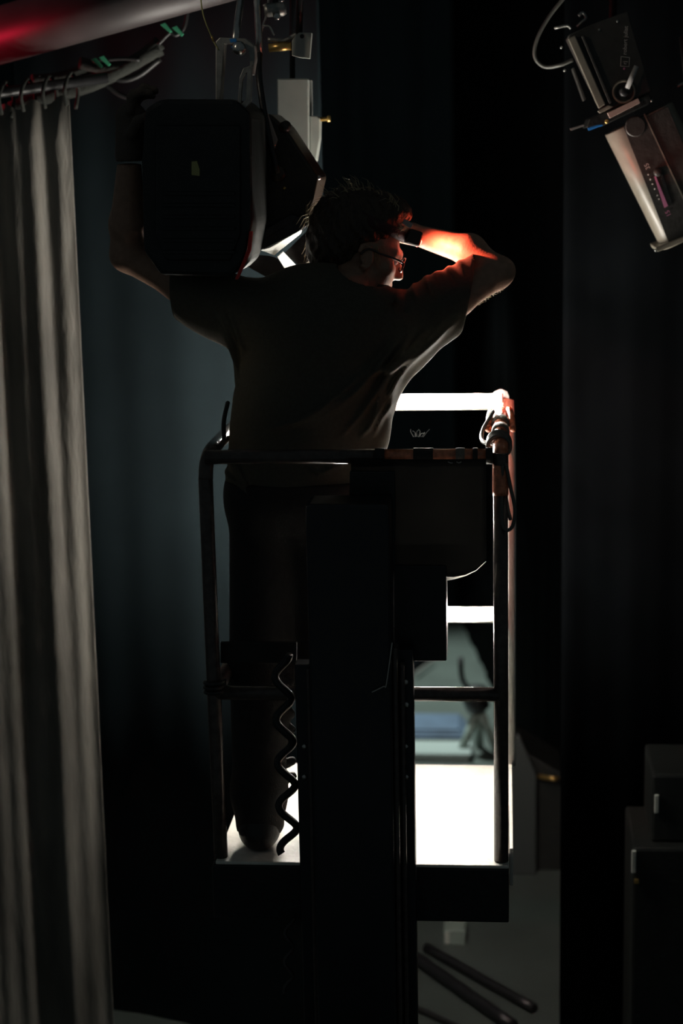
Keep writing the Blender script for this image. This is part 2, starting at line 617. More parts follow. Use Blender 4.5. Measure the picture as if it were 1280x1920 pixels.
# left hand curtain, painted cloth gathered on its batten
cA, cB = P(-330, 900, 0.78), P(164, 900, 1.02)
cA.z = cB.z = 0
ctop = P(100, 200, 0.95).z
cur = thing('stage_curtain', 'tall grey streaked stage curtain hanging at the left edge, tied along its top', 'curtain', ((cA + cB) / 2).to_tuple())
cur.location.z = 0
pleated('cloth', cA, cB, 0.0, ctop, 'curtain', n=220, amp=0.042, wave=0.36, rows=26, parent=cur, seed=8,
        topfn=lambda s: 0.10 * (s - 0.75) + 0.012 * math.sin(s * 60))
tt = (cB - cA).normalized()
for i in range(9):
    s = 0.35 + 0.65 * i / 8
    p = cA.lerp(cB, s)
    p.z = ctop + 0.10 * (s - 0.75)
    bm = bmesh.new()
    add_tube(bm, smooth_path([p + Vector((0, -0.03, -0.02)), p + Vector((0.0, -0.05, 0.03)), p + Vector((0.01, -0.0, 0.075)),
                              p + Vector((0.02, 0.04, 0.03)), p + Vector((0.015, 0.02, -0.03))], 5), 0.006, 6)
    link('tie', bm_mesh(bm, 'tie'), 'greycloth', cur, True)
bat = tube('curtain_batten', [cA.lerp(cB, s) + Vector((0, 0, ctop + 0.045 + 0.10 * (s - 0.75))) for s in (0.0, 1.15)], 0.016, 'blackMetal', smooth=0)
tag(bat, 'thin pipe that the grey curtain is tied to', 'pipe')

# ------------------------------------------------------------------ the lift
lift = thing('personnel_lift', 'narrow mast lift with orange railed basket that the technician stands in', 'lift', (0, 0, 0))
XL, XR, BD = -0.375, 0.375, 0.75           # basket corner posts and depth
ZT, ZM = ZB + 1.085, ZB + 0.455
R = 0.019
# deck: frame, floor plate
fd = box('deck_frame', (XL - 0.02, -0.035, ZB - 0.165), (XR + 0.02, 0.0, ZB - 0.014), 'blackMetal', lift, 0.004)
box('deck_plate', (XL - 0.01, -0.034, ZB - 0.0135), (XR + 0.02, BD, ZB - 0.004), 'deck', lift, 0.003)
box('deck_underframe', (XL, 0.005, ZB - 0.15), (XR, BD - 0.02, ZB - 0.014), 'blackMetal', lift, 0.004)
box('side_kick_plate', (XR + 0.022, 0.06, ZB - 0.10), (XR + 0.032, BD + 0.01, ZB + 0.006), 'paleRail', lift, 0.002)
# rails: front loop, rear loop, side rails
def rail(name, pts, m='darkRail', r=R, s=6):
    return tube(name, pts, r, m, lift, 16, s)


def arc(c, r, a0, a1, ax, ay, n=6):
    return [Vector(c) + Vector(ax) * r * math.cos(a0 + (a1 - a0) * i / n) + Vector(ay) * r * math.sin(a0 + (a1 - a0) * i / n) for i in range(n + 1)]


X, Yv, Zv = Vector((1, 0, 0)), Vector((0, 1, 0)), Vector((0, 0, 1))
# front rails (left darker, right half orange)
rail('front_post', [(XL, 0, ZB - 0.01), (XL - 0.004, 0, ZB + 0.6), (XL - 0.006, 0, ZT - 0.055)] , s=3)
rail('front_post', [(XR, 0, ZB - 0.01), (XR, 0, ZT + 0.006)], s=0)
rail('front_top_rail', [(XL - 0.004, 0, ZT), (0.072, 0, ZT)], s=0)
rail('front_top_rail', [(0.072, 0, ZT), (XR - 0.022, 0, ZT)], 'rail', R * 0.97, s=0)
rail('front_mid_rail', [(XL, 0, ZM), (XR, 0, ZM)], 'darkRail', s=0)
# side top rails: bend at the front corners, run back
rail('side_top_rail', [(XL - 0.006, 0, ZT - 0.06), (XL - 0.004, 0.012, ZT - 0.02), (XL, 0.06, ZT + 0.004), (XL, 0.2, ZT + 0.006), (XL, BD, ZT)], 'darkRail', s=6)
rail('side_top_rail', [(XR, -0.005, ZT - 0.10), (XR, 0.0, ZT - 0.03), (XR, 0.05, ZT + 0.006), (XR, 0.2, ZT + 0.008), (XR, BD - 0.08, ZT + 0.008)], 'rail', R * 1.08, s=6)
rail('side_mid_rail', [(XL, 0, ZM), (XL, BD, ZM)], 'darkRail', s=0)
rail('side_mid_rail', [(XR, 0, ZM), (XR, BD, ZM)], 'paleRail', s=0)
rail('rear_post', [(XL, BD, ZB - 0.005), (XL, BD, ZT)], 'paleRail', s=0)
rail('rear_post', [(XR + 0.024, BD, ZB - 0.005), (XR + 0.024, BD, ZT - 0.05), (XR, BD, ZT)], 'paleRail', s=4)
rail('rear_top_rail', [(XL, BD, ZT + 0.0156), (XR, BD, ZT + 0.0156)], 'paleRail', 0.009, 0)
rail('rear_mid_rail', [(XL, BD, ZM), (XR, BD, ZM)], 'paleRail', 0.009, 0)
lathe('rail_end_glare', [(-0.05, 0.021), (0.01, 0.024), (0.03, 0.025), (0.044, 0.02), (0.052, 0.004)], (XR, BD + 0.036, ZT + 0.01), (0, 0.10, 1), 'capglare', lift)  # overexposed white of the rail corner, built as a pale cap
# rubber bungs seen on the left post at the mid rail
tube('rail_cord_wrap', [Vector((XL, 0, ZM - 0.004)) + Vector((0.027 * math.cos(a), 0.027 * math.sin(a), 0.002 * a)) for a in np.linspace(0, 18.8, 40)], 0.005, 'cable', lift, 6, 0)
# tape on the front top rail
for x0, x1, mt in ((0.058, 0.082, 'tape'), (0.155, 0.205, 'tape'), (0.262, 0.285, 'greytape'), (0.305, 0.318, 'tape'), (0.338, 0.356, 'tape')):
    cyl('rail_tape', (x0, 0, ZT), (x1, 0, ZT), R * 1.10, mt, lift, 18)
# mast on the near side of the basket
def pxX(px, py, Y=0.0):
    return P(px, py, Y).x


MY0, MY1 = -0.17, -0.04
mx0, mx1 = pxX(580, 1300, MY0), pxX(734, 1300, MY0)
mt_z = P(650, 946, MY0).z
box('mast_column', (mx0, MY0, 0.30), (mx1, MY1, mt_z), 'mast', lift, 0.012, segs=3)
ox0, ox1 = pxX(556, 1300, -0.06), pxX(776, 1300, -0.06)
side_top = P(760, 1212, -0.06).z
for nm, a, b, zt in (('mast_channel', ox0, mx0 + 0.004, P(560, 1240, -0.06).z), ('mast_channel', mx1 - 0.004, ox1, side_top)):
    box(nm, (a, -0.09, 0.30), (b, -0.036, zt), 'mast', lift, 0.004)
box('mast_rib', (mx1 + 0.001, -0.150, 0.30), (mx1 + 0.014, -0.09, side_top + 0.02), 'darkRail', lift, 0.005, segs=3)
box('mast_rib', (mx1 + 0.018, -0.125, 0.30), (mx1 + 0.030, -0.09, side_top - 0.03), 'darkRail', lift, 0.005, segs=3)
box('mast_rib', (mx0 - 0.012, -0.130, 0.30), (mx0 - 0.001, -0.09, P(560, 1240, -0.06).z), 'darkRail', lift, 0.004, segs=3)
for px, py in ((760, 1279), (761, 1321), (760, 1400), (761, 1457), (571, 1400), (571, 1457)):
    p = P(px, py, -0.09)
    lathe('bolt', [(-0.002, 0.0075), (0.003, 0.0075), (0.005, 0.005), (0.0055, 0.001)], p, (0, -1, 0), 'steel', lift, 12)
# mast foot, base and outriggers stand on the stage floor below the frame
box('base_chassis', (-0.33, -0.45, 0.10), (0.33, 0.55, 0.30), 'blackMetal', lift, 0.02)
for sx in (-1, 1):
    for yy in (-0.40, 0.50):
        rail('outrigger', [(sx * 0.28, yy, 0.22), (sx * 0.62, yy + (0.1 if yy > 0 else -0.1), 0.16), (sx * 0.66, yy + (0.1 if yy > 0 else -0.1), 0.02)], 'rail', 0.025, 4)
        lathe('outrigger_foot', [(0, 0.05), (0.015, 0.05), (0.02, 0.02), (0.05, 0.02)], (sx * 0.66, yy + (0.1 if yy > 0 else -0.1), 0.0), (0, 0, 1), 'blackMetal', lift)
# bracket and ram beside the mast under the deck
pa, pb = P(760, 1770, -0.03), P(760, 1930, -0.03)
cyl('lift_cylinder', (pb.x, -0.03, 0.30), (pa.x, -0.03, pa.z), 0.013, 'white', lift)
for py in (1763, 1835, 1882):
    q = P(760, py, -0.03)
    cyl('cylinder_clamp', (q.x, -0.03, q.z - 0.006), (q.x, -0.03, q.z + 0.006), 0.018, 'blackMetal', lift)
# control box with cable gland on the front rails
cb = ppx('control_box', [(736, 1060), (836, 1060), (837, 1240), (736, 1240)], -0.035, 0.085, 'blackMetal', lift, 0.004)
ppx('left_cover_panel', [(413, 1205), (556, 1205), (556, 1244), (413, 1244)], 0.03, 0.045, 'sheet', lift, 0.002)
ppx('control_panel_back', [(655, 884), (740, 884), (740, 1062), (655, 1062)], -0.033, 0.02, 'blackMetal', lift, 0.003)

# black sheet hung over the front rail with a curling lower corner
def make_sheet():
    bm = bmesh.new()
    n, mrows = 24, 26
    tl, tr = P(657, 842, -0.026), P(911, 846, -0.026)
    zt = ZT - 0.003
    grid = []
    for j in range(mrows + 1):
        v = j / mrows
        row = []
        for i in range(n + 1):
            u = i / n
            x = tl.x + (tr.x - tl.x) * u
            bot = P(835, 1080, -0.026).z
            if u > 0.70:
                bot += 0.045 * ((u - 0.70) / 0.30) ** 2.6
            z = zt + (bot - zt) * v
            curl = max(0, u - 0.62) / 0.38 * max(0, v - 0.55) / 0.45
            y = -0.028 + 0.002 * math.sin(7 * u)
            row.append((x, y, z))
        grid.append(row)
    F_ = [[bm.verts.new(p) for p in r] for r in grid]
    for j in range(mrows):
        for i in range(n):
            bm.faces.new((F_[j][i], F_[j][i + 1], F_[j + 1][i + 1], F_[j + 1][i]))
    r = bmesh.ops.solidify(bm, geom=bm.faces[:], thickness=0.0015)
    return bm_mesh(bm, 'sheet')


sh = thing('black_sheet', 'black sheet hung from the front rail with its lower corner curling up', 'sheet', (0.2, -0.03, ZB + 0.7))
link('sheet', make_sheet(), 'sheet', sh, True)
for px in (844, 860):
    p = P(px, 868, -0.031)
    tube('staple', [p + Vector((-0.006, 0, 0.003)), p, p + Vector((0.006, 0, 0.003 if px > 850 else 0))], 0.0012, 'steel', sh, 6, 2)
p0, p1, p2 = P(836, 1083, -0.02), P(872, 1080, -0.02), P(911, 1052, -0.02)
strip = [p0 + Vector((0, 0, 0.002)), P(850, 1082, -0.02), P(872, 1078, -0.022), P(892, 1069, -0.024), P(904, 1058, -0.024), p2]
low = [P(836, 1089, 0.02), P(852, 1086, 0.02), P(873, 1080, 0.01), P(893, 1070, 0.0), P(905, 1059, -0.01), P(911, 1053, -0.012)]
bm = bmesh.new()
A = [bm.verts.new(p) for p in strip]
B = [bm.verts.new(p) for p in low]
for i in range(len(A) - 1):
    bm.faces.new((A[i], A[i + 1], B[i + 1], B[i]))
bmesh.ops.solidify(bm, geom=bm.faces[:], thickness=0.001)
link('curled_edge', bm_mesh(bm, 'curled_edge'), 'sheetback', sh, True)

# two LED tubes clipped along the rear rails
for zz, lab, xr in ((ZT + 0.0156, 'glaring white tube lamp clipped along the rear top rail of the basket', XR + 0.032),
                    (ZM, 'glaring white tube lamp clipped along the rear middle rail of the basket', XR + 0.01)):
    tl = thing('tube_lamp', lab, 'lamp', (0, BD, zz), 'tube lamps on the basket rails')
    yy, z_ = BD - 0.004, zz + 0.0245
    tube('tube', [(XL + 0.03, yy, z_), (xr - 0.03, yy, z_)], 0.0145, 'lampface', tl, 16, 0)
    for x0, x1 in ((XL + 0.005, XL + 0.03), (xr - 0.03, xr - 0.024)):
        cyl('end_cap', (x0, yy, z_), (x1, yy, z_), 0.0155, 'white', tl, 18)
    for x0 in (XL + 0.12, 0.0, XR - 0.30):
        box('clip', (x0, yy - 0.004, z_ - 0.017), (x0 + 0.012, yy + 0.004, z_ - 0.012), 'white', tl, 0.001)

# coiled control cable hanging in front of the leg
pts = []
zz0, zz1 = 1228, 1600
for i in range(220):
    t = i / 219
    py = zz0 + (zz1 - zz0) * t
    a = t * 2 * math.pi * 4.6
    amp = 0.019 + 0.005 * t
    c = P(528 + 14 * t, py, -0.045)
    pts.append(c + Vector((amp * math.cos(a), 0.3 * amp * math.sin(a), 0.0)))
cc = tube('coiled_cable', pts, 0.0105, 'cable', None, 10, 0)
tag(cc, 'black coiled control cable dangling beside the trouser leg', 'cable')
pts = []
for i in range(120):
    t = i / 119
    a = t * 2 * math.pi * 2.6
    c = P(543 - 2 * t, 1722 + 140 * t, -0.06)
    pts.append(c + Vector((0.012 * math.cos(a), 0.006 * math.sin(a), 0)))
cc2 = tube('cable_tail', pts, 0.005, 'cable', None, 8, 0)
tag(cc2, 'thin wavy black cable hanging below the basket deck', 'cable')

# cord wound round the right hand rail, and a loop of ribbed cable
rc = P(925, 805, 0.12)
pts = []
for i in range(120):
    a = i / 119 * 2 * math.pi * 4.0
    yy = 0.10 + 0.10 * i / 119
    pts.append(Vector((XR + 0.029 * math.cos(a) - 0.004, yy, ZT + 0.004 + 0.029 * math.sin(a))))
pts += smooth_path([pts[-1], Vector((XR - 0.04, 0.26, ZT - 0.01)), Vector((XR - 0.05, 0.38, ZT - 0.0)), Vector((XR - 0.02, 0.52, ZT + 0.035))], 6)
wc = tube('wound_cord', pts, 0.0058, 'ribbed', None, 8, 0)
tag(wc, 'dark cord wound several turns around the orange side rail', 'cord')
for nm, o0, dx in (('rail_clip', -0.025, -1), ('rail_clip', 0.025, 1)):
    tube(nm, [(XR + o0, 0.60, ZT + 0.03), (XR + o0 * 1.25, 0.5, ZT + 0.022), (XR + o0 * 1.35, 0.42, ZT + 0.0)], 0.009, 'rail', lift, 8, 4)
for y0, y1 in ((0.30, 0.36), (0.44, 0.50)):
    tube('rail_tape', [(XR, y0, ZT + 0.008), (XR, y1, ZT + 0.0075)], 0.0245, 'greytape', lift, 16, 0)
lp = [P(942, 872, -0.02), P(940, 930, -0.02), P(941, 980, -0.022), P(950, 994, -0.022), P(961, 985, -0.022), P(965, 955, -0.022),
      P(957, 915, -0.02), P(950, 880, -0.018), P(946, 872, -0.012), P(945, 900, -0.005), P(951, 950, -0.002), P(957, 975, -0.002)]
lc = tube('cable_loop', lp, 0.0048, 'ribbed', None, 8, 8)
tag(lc, 'looped grey ribbed cable hanging outside the right corner post', 'cable')
# frayed ends of string on the top rail
st = thing('string_knot', 'frayed tuft of white string knotted on the front rail', 'string', P(783, 816, 0).to_tuple())
for k in range(7):
    b = P(775 + k * 3, 819, 0.0)
    e = P(772 + k * 5 + random.uniform(-4, 4), 808 + random.uniform(-4, 6), random.uniform(-0.01, 0.01))
    tube('strand', [b, (b + e) / 2 + Vector((random.uniform(-.005, .005), 0, 0.003)), e], 0.0011, 'whitecord', st, 5, 4)
# loose cable tie on the mast
tie = tube('cable_tie', [P(735, 1205, -0.175), P(724, 1283, -0.178), P(719, 1287, -0.178), P(697, 1298, -0.178)], 0.0014, 'whitecord', None, 6, 4)
tag(tie, 'thin pale cable tie sticking out from the mast', 'cable tie')
# chain on the left corner of the top rail
ch = tube('hanging_strap', [P(427, 755, 0.20), P(421, 780, 0.14), P(419, 800, 0.08), P(420, 822, 0.03)], 0.006, 'tape', None, 8, 4)
tag(ch, 'dark strap tied at the left corner of the top rail', 'strap')

# ------------------------------------------------------------------ the technician
YB = 0.27                                # plane of the back's middle
man = thing('person', 'technician in a dark tee shirt seen from behind, arms raised, head turned right', 'person', (P(540, 1580, 0.2).x, 0.2, ZB))


def A3(v):
    return np.array(tuple(v), float)


sh_l = P(425, 572, YB)
sh_r = P(768, 606, YB + 0.035)
el_l = P(238, 478, YB + 0.00)
wr_l = P(243, 285, YB - 0.03)
el_r = P(928, 512, YB + 0.16)
fa_r = P(880, 469, YB + 0.21)
wr_r = P(770, 438, YB + 0.31)
ha_r = P(700, 430, YB + 0.35)
neck = P(640, 590, YB)
hipc = P(560, 935, YB - 0.01)

# head frame
ty, tp = math.radians(14), math.radians(19)
HF = Vector((math.cos(ty) * math.cos(tp), math.sin(ty) * math.cos(tp), -math.sin(tp)))
HL = Vector((-math.sin(ty), math.cos(ty), 0))
HU = HF.cross(HL)
HS = 0.97
earp = P(686, 480, YB + 0.025)
HO = earp + HL * 0.076 * HS


def H(f, l, u):
    return HO + (HF * f + HL * l + HU * u) * HS


HR = np.array([[HF.x, HL.x, HU.x], [HF.y, HL.y, HU.y], [HF.z, HL.z, HU.z]])

lo_ = (P(170, 700, YB).x, YB - 0.25, ZB + 0.75)
hi_ = (P(1000, 700, YB).x, YB + 0.48, P(640, 300, YB).z)
B_ = Field(lo_, hi_, 0.0055)
# torso and arms
B_.cone(A3(neck) - [0, 0, 0.10], A3(hipc), 0.155, 0.145, 0.02, 0.62)
B_.cone(A3(sh_l), A3(sh_r), 0.055, 0.055, 0.05)
B_.chain([A3(sh_l), A3(sh_l.lerp(el_l, 0.45)), A3(el_l)], [0.054, 0.050, 0.043], 0.03)
B_.chain([A3(el_l), A3(el_l.lerp(wr_l, 0.3)), A3(wr_l)], [0.042, 0.047, 0.029], 0.02)
B_.chain([A3(sh_r), A3(sh_r.lerp(el_r, 0.5)), A3(el_r)], [0.056, 0.052, 0.044], 0.03)
B_.cone(A3(el_r) + [0.025, 0, 0.008], A3(el_r), 0.026, 0.03, 0.03)
B_.chain([A3(el_r), A3(fa_r), A3(wr_r)], [0.042, 0.042, 0.027], 0.02)
B_.cone(A3(wr_r), A3(ha_r), 0.026, 0.036, 0.02, 1.0)
fb = A3(ha_r)
fdir = A3((ha_r - wr_r).normalized())
for q in range(4):
    off = np.array([0, 0.02, 0.033 - 0.021 * q])
    L = [0.07, 0.08, 0.075, 0.058][q]
    m1 = fb + off + fdir * L * 0.55
    B_.chain([fb + off, m1, m1 + fdir * L * 0.4 + np.array([0, 0.02, -0.012])], [0.010, 0.0095, 0.008], 0.006)
B_.chain([fb - fdir * 0.03 + [0, -0.0, 0.03], fb + [0.0, -0.02, 0.055], fb + fdir * 0.03 + [0, -0.025, 0.07]], [0.014, 0.011, 0.009], 0.008)
# neck and head
B_.cone(A3(H(-0.025, 0, -0.05)), A3(neck), 0.058, 0.070, 0.03)
B_.ell(H(-0.008, 0, 0.055), HR, (0.098 * HS, 0.076 * HS, 0.094 * HS), 0.02)
B_.ell(H(0.045, 0, -0.025), HR, (0.060, 0.060, 0.088), 0.03)
for s in (-1, 1):
    B_.cone(A3(H(0.0, s * 0.052, -0.045)), A3(H(0.075, s * 0.016, -0.102)), 0.020, 0.018, 0.025)
    B_.ell(H(0.066, s * 0.042, -0.012), HR, (0.024, 0.022, 0.022), 0.02)
    B_.cone(A3(H(0.082, s * 0.040, 0.032)), A3(H(0.098, 0, 0.030)), 0.011, 0.011, 0.015)
    B_.cone(A3(H(0.109, s * 0.010, -0.030)), A3(H(0.100, s * 0.013, -0.030)), 0.009, 0.008, 0.006)
    B_.ell(H(0.099, s * 0.033, 0.010), HR, (0.014, 0.017, 0.011), 0.012, sub=True)
    # ears
    ring = [H(-0.002 + 0.019 * math.cos(a) - 0.006 * math.sin(a), s * (0.080 + 0.006 * math.cos(a + 2.2)), 0.0 + 0.031 * math.sin(a)) for a in np.linspace(-2.0, 2.9, 10)]
    B_.chain([A3(v) for v in ring], [0.006] * 10, 0.004)
    B_.ell(H(0.0, s * 0.075, 0.0), HR, (0.017, 0.006, 0.026), 0.005)
    B_.ell(H(0.003, s * 0.078, -0.034), HR, (0.009, 0.006, 0.009), 0.006)
B_.ell(H(0.086, 0, -0.108), HR, (0.020, 0.022, 0.018), 0.02)
B_.chain([A3(H(0.098, 0, 0.020)), A3(H(0.112, 0, -0.008)), A3(H(0.121, 0, -0.026))], [0.0085, 0.0095, 0.0115], 0.012)
for uu, ff in ((-0.058, 0.101), (-0.071, 0.099)):
    B_.chain([A3(H(ff - 0.012, -0.022, uu - 0.001)), A3(H(ff, 0, uu)), A3(H(ff - 0.012, 0.022, uu - 0.001))], [0.005, 0.0075, 0.005], 0.008)
body = link('body', B_.mesh('body'), 'skin', man, True)
tag(body, 'skin of face, neck and bare arms')

# eyes
for s in (-1, 1):
    p = H(0.088, s * 0.032, 0.010)
    bm = bmesh.new()
    bmesh.ops.create_uvsphere(bm, u_segments=16, v_segments=10, radius=0.0115)
    bmesh.ops.translate(bm, verts=bm.verts, vec=p)
    link('eye', bm_mesh(bm, 'eye'), 'eye', body, True)

# tee shirt
S_ = Field((P(300, 700, YB).x, YB - 0.24, ZB + 0.85), (P(930, 700, YB).x, YB + 0.30, P(640, 470, YB).z), 0.0055)
ck = dict(k=0.06)
S_.cone(A3(P(600, 640, YB)), A3(P(582, 800, YB)), 0.205, 0.200, 0.05, 0.66)
S_.cone(A3(P(582, 790, YB)), A3(P(545, 905, YB - 0.02)), 0.205, 0.178, 0.05, 0.66)
S_.cone(A3(P(440, 590, YB)), A3(P(745, 612, YB)), 0.080, 0.090, 0.05)
S_.cone(A3(P(560, 590, YB)), A3(P(660, 590, YB)), 0.105, 0.10, 0.06)
S_.cone(A3(P(640, 590, YB)), A3(P(660, 570, YB)), 0.075, 0.068, 0.03)
S_.chain([A3(P(450, 585, YB)), A3(P(395, 565, YB)), A3(P(300, 528, YB))], [0.090, 0.082, 0.070], 0.04)
S_.chain([A3(P(760, 615, YB + 0.02)), A3(P(825, 574, YB + 0.095)), A3(P(918, 516, YB + 0.150))], [0.084, 0.077, 0.073], 0.04)
S_.chain([A3(P(838, 612, YB + 0.06)), A3(P(770, 650, YB + 0.05)), A3(P(700, 735, YB + 0.03))], [0.030, 0.050, 0.062], 0.04)
# folds, raised and sunk along lines on the back
gx, gy, gz = np.meshgrid(*[S_.lo[i] + S_.h * np.arange(S_.n[i]) for i in range(3)], indexing='ij')


def fold(pix, amp, w):
    q = [P(x, y, YB - 0.10) for x, y in smooth_px(pix)]
    best = np.full(gx.shape, 9.0, np.float32)
    par = np.zeros(gx.shape, np.float32)
    n = len(q) - 1
    for i in range(n):
        a, b = q[i], q[i + 1]
        dx, dz = b.x - a.x, b.z - a.z
        L = dx * dx + dz * dz + 1e-9
        t = np.clip(((gx - a.x) * dx + (gz - a.z) * dz) / L, 0, 1)
        d = np.sqrt((gx - a.x - t * dx) ** 2 + (gz - a.z - t * dz) ** 2)
        m = d < best
        best = np.where(m, d, best)
        par = np.where(m, (i + t) / n, par)
    e = np.sin(np.clip(par, 0, 1) * math.pi) ** 0.6
    S_.f -= (amp * e * np.exp(-(best / w) ** 2)).astype(np.float32)


def smooth_px(pix):
    return [(v.x, v.y) for v in smooth_path([Vector((x, y, 0)) for x, y in pix], 3)]


for pix, amp, w in (
        ([(860, 600), (800, 650), (740, 690), (690, 700)], 0.016, 0.010),
        ([(850, 612), (790, 665), (745, 715), (722, 790)], 0.014, 0.008),
        ([(815, 620), (760, 670), (720, 730), (690, 812)], 0.014, 0.008),
        ([(750, 700), (728, 740), (700, 790), (676, 820)], 0.012, 0.007),
        ([(760, 625), (715, 680), (660, 740), (560, 800)], 0.014, 0.011),
        ([(690, 690), (640, 735), (570, 780), (500, 805)], 0.013, 0.009),
        ([(790, 610), (735, 690), (690, 760), (640, 815)], 0.012, 0.008),
        ([(735, 760), (715, 785), (700, 820)], 0.010, 0.006),
        ([(405, 590), (425, 625), (432, 670), (438, 730)], 0.014, 0.010),
        ([(430, 585), (440, 620), (455, 660)], 0.010, 0.008),
        ([(415, 855), (440, 880), (460, 915)], 0.010, 0.007),
        ([(425, 850), (455, 890), (470, 930)], 0.010, 0.007),
        ([(412, 890), (450, 910), (480, 935)], 0.010, 0.006),
        ([(580, 850), (600, 880), (650, 865)], 0.010, 0.008),
        ([(580, 940), (610, 932), (660, 930)], 0.010, 0.007),
        ([(728, 574), (745, 560), (742, 590)], 0.010, 0.006),
):
    fold(pix, amp * 1.9, w)
# crumples along the sleeve top
for k, (x, y) in enumerate(((745, 566), (770, 553), (795, 540), (815, 531), (838, 522), (858, 510))):
    fold([(x - 6, y - 14), (x + 4, y), (x + 16, y + 22)], 0.010 if k % 2 else 0.013, 0.007)
S_.clip((0, 0, P(540, 938, YB - 0.1).z), (0, 0, -1))
S_.clip((P(328, 590, YB).x, 0, 0), (-1, 0, 0))
ce = P(877, 562, YB + 0.08)
S_.clip_local(A3(ce), (Vector((0.96, 0.12, -0.20))), 0.22)
S_.cone(A3(P(664, 560, YB)), A3(P(676, 520, YB)), 0.060, 0.070, 0.006, sub=True)   # neck opening
shirt = link('tee_shirt', S_.mesh('tee_shirt'), 'shirt', man, True)
tag(shirt, 'dark olive grey tee shirt with drawn folds')
del gx, gy, gz

# trousers
T_ = Field((P(400, 1400, YB).x, -0.0, ZB + 0.02), (P(720, 1400, YB).x, YB + 0.25, ZB + 0.98), 0.007)
hipL, hipR = P(500, 965, YB), P(600, 965, YB)
kneeL, kneeR = P(487, 1255, YB - 0.03), P(615, 1262, YB + 0.02)
ankL, ankR = Vector((P(489, 1580, 0.09).x, 0.085, ZB + 0.09)), Vector((P(628, 1550, 0.25).x, 0.25, ZB + 0.09))
T_.cone(A3(P(505, 925, YB - 0.02)), A3(P(600, 925, YB - 0.02)), 0.125, 0.125, 0.05)
for h_, k_, a_ in ((hipL, kneeL, ankL), (hipR, kneeR, ankR)):
    T_.chain([A3(h_), A3(k_), A3(a_) + [0, 0, 0.06], A3(a_) - [0, 0, 0.03]], [0.102, 0.084, 0.070, 0.066], 0.04)
    for j in range(7):
        zz = k_.z - 0.05 - j * 0.045
        c = np.array([k_.x + 0.030, k_.y - 0.05, zz])
        T_.cone(c + [0.06, -0.005, 0.03], c + [-0.03, -0.035, -0.012], 0.013, 0.009, 0.02)
T_.clip((0, 0, ankL.z - 0.05), (0, 0, -1))
tr = link('trousers', T_.mesh('trousers'), 'trousers', man, True)
for a_ in (ankL, ankR):
    W_ = Field((a_.x - 0.10, a_.y - 0.14, ZB - 0.02), (a_.x + 0.10, a_.y + 0.26, ZB + 0.2), 0.006)
    W_.cone(A3(a_) + [0, 0, 0.06], A3(a_) + [0, -0.01, -0.035], 0.052, 0.050, 0.03)
    W_.cone([a_.x, a_.y - 0.03, ZB + 0.045], [a_.x, a_.y + 0.16, ZB + 0.035], 0.046, 0.042, 0.04)
    W_.clip((0, 0, ZB + 0.001), (0, 0, -1))
    link('boot', W_.mesh('boot'), 'boot', man, True)

# glove on the raised left hand, gripping the lantern's side
G_ = Field(tuple(A3(wr_l) - [0.10, 0.12, 0.06]), tuple(A3(wr_l) + [0.20, 0.20, 0.24]), 0.004)
palm = P(246, 222, YB - 0.02)
G_.cone(A3(wr_l), A3(wr_l.lerp(palm, 0.45)), 0.036, 0.034, 0.012)
G_.cone(A3(wr_l.lerp(palm, 0.4)), A3(palm), 0.034, 0.042, 0.02, 0.8)
for q in range(4):
    b0 = A3(palm) + [0.004, -0.034 + 0.023 * q, 0.02]
    L = [0.062, 0.074, 0.070, 0.054][q]
    k1 = b0 + np.array([0.006, 0, L * 0.55])
    k2 = k1 + np.array([L * 0.42, 0, L * 0.22])
    k3 = k2 + np.array([L * 0.36, 0, -L * 0.08])
    G_.chain([b0, k1, k2, k3], [0.0125, 0.0115, 0.0105, 0.009], 0.008)
tb = A3(wr_l.lerp(palm, 0.55)) + [0.01, -0.036, 0]
G_.chain([tb, tb + [0.022, -0.022, 0.03], tb + [0.05, -0.026, 0.045]], [0.017, 0.013, 0.010], 0.010)
cuffc = A3(wr_l) - [0, 0, 0.012]
G_.cone(cuffc, cuffc + [0, 0, 0.012], 0.038, 0.038, 0.004)
G_.clip_local(cuffc - [0, 0, 0.012], (0, 0, -1), 0.06)
link('glove', G_.mesh('glove'), 'glove', man, True)

# hair: a full dark mass and loose strands
R_ = Field((P(560, 400, YB).x, YB - 0.12, P(640, 590, YB).z), (P(800, 400, YB).x, YB + 0.38, P(640, 310, YB).z), 0.006)
R_.ell(H(-0.030, 0, 0.085), HR, (0.112, 0.092, 0.095), 0.03)
R_.ell(H(-0.085, 0, 0.020), HR, (0.075, 0.085, 0.10), 0.04)
R_.ell(P(628, 440, YB + 0.14), np.eye(3), (0.062, 0.07, 0.11), 0.04)
R_.ell(H(0.045, 0, 0.145), HR, (0.055, 0.07, 0.035), 0.03)
gx, gy, gz = np.meshgrid(*[R_.lo[i] + R_.h * np.arange(R_.n[i]) for i in range(3)], indexing='ij')
R_.f += (0.0028 * np.sin(gx * 160 + 3 * np.sin(gz * 60)) * np.sin(gy * 140 + gz * 70) + 0.002 * np.sin(gz * 110 + gx * 210)).astype(np.float32)
del gx, gy, gz
R_.cone(A3(H(0.10, 0.10, -0.06)), A3(H(0.10, -0.10, -0.06)), 0.13, 0.13, 0.01, sub=True)
for s in (-1, 1):
    R_.ell(H(0.005, s * 0.088, -0.005), HR, (0.03, 0.030, 0.045), 0.008, sub=True)
hair = link('hair', R_.mesh('hair'), 'hair', man, True)
bm = bmesh.new()
rg = random.Random(2)
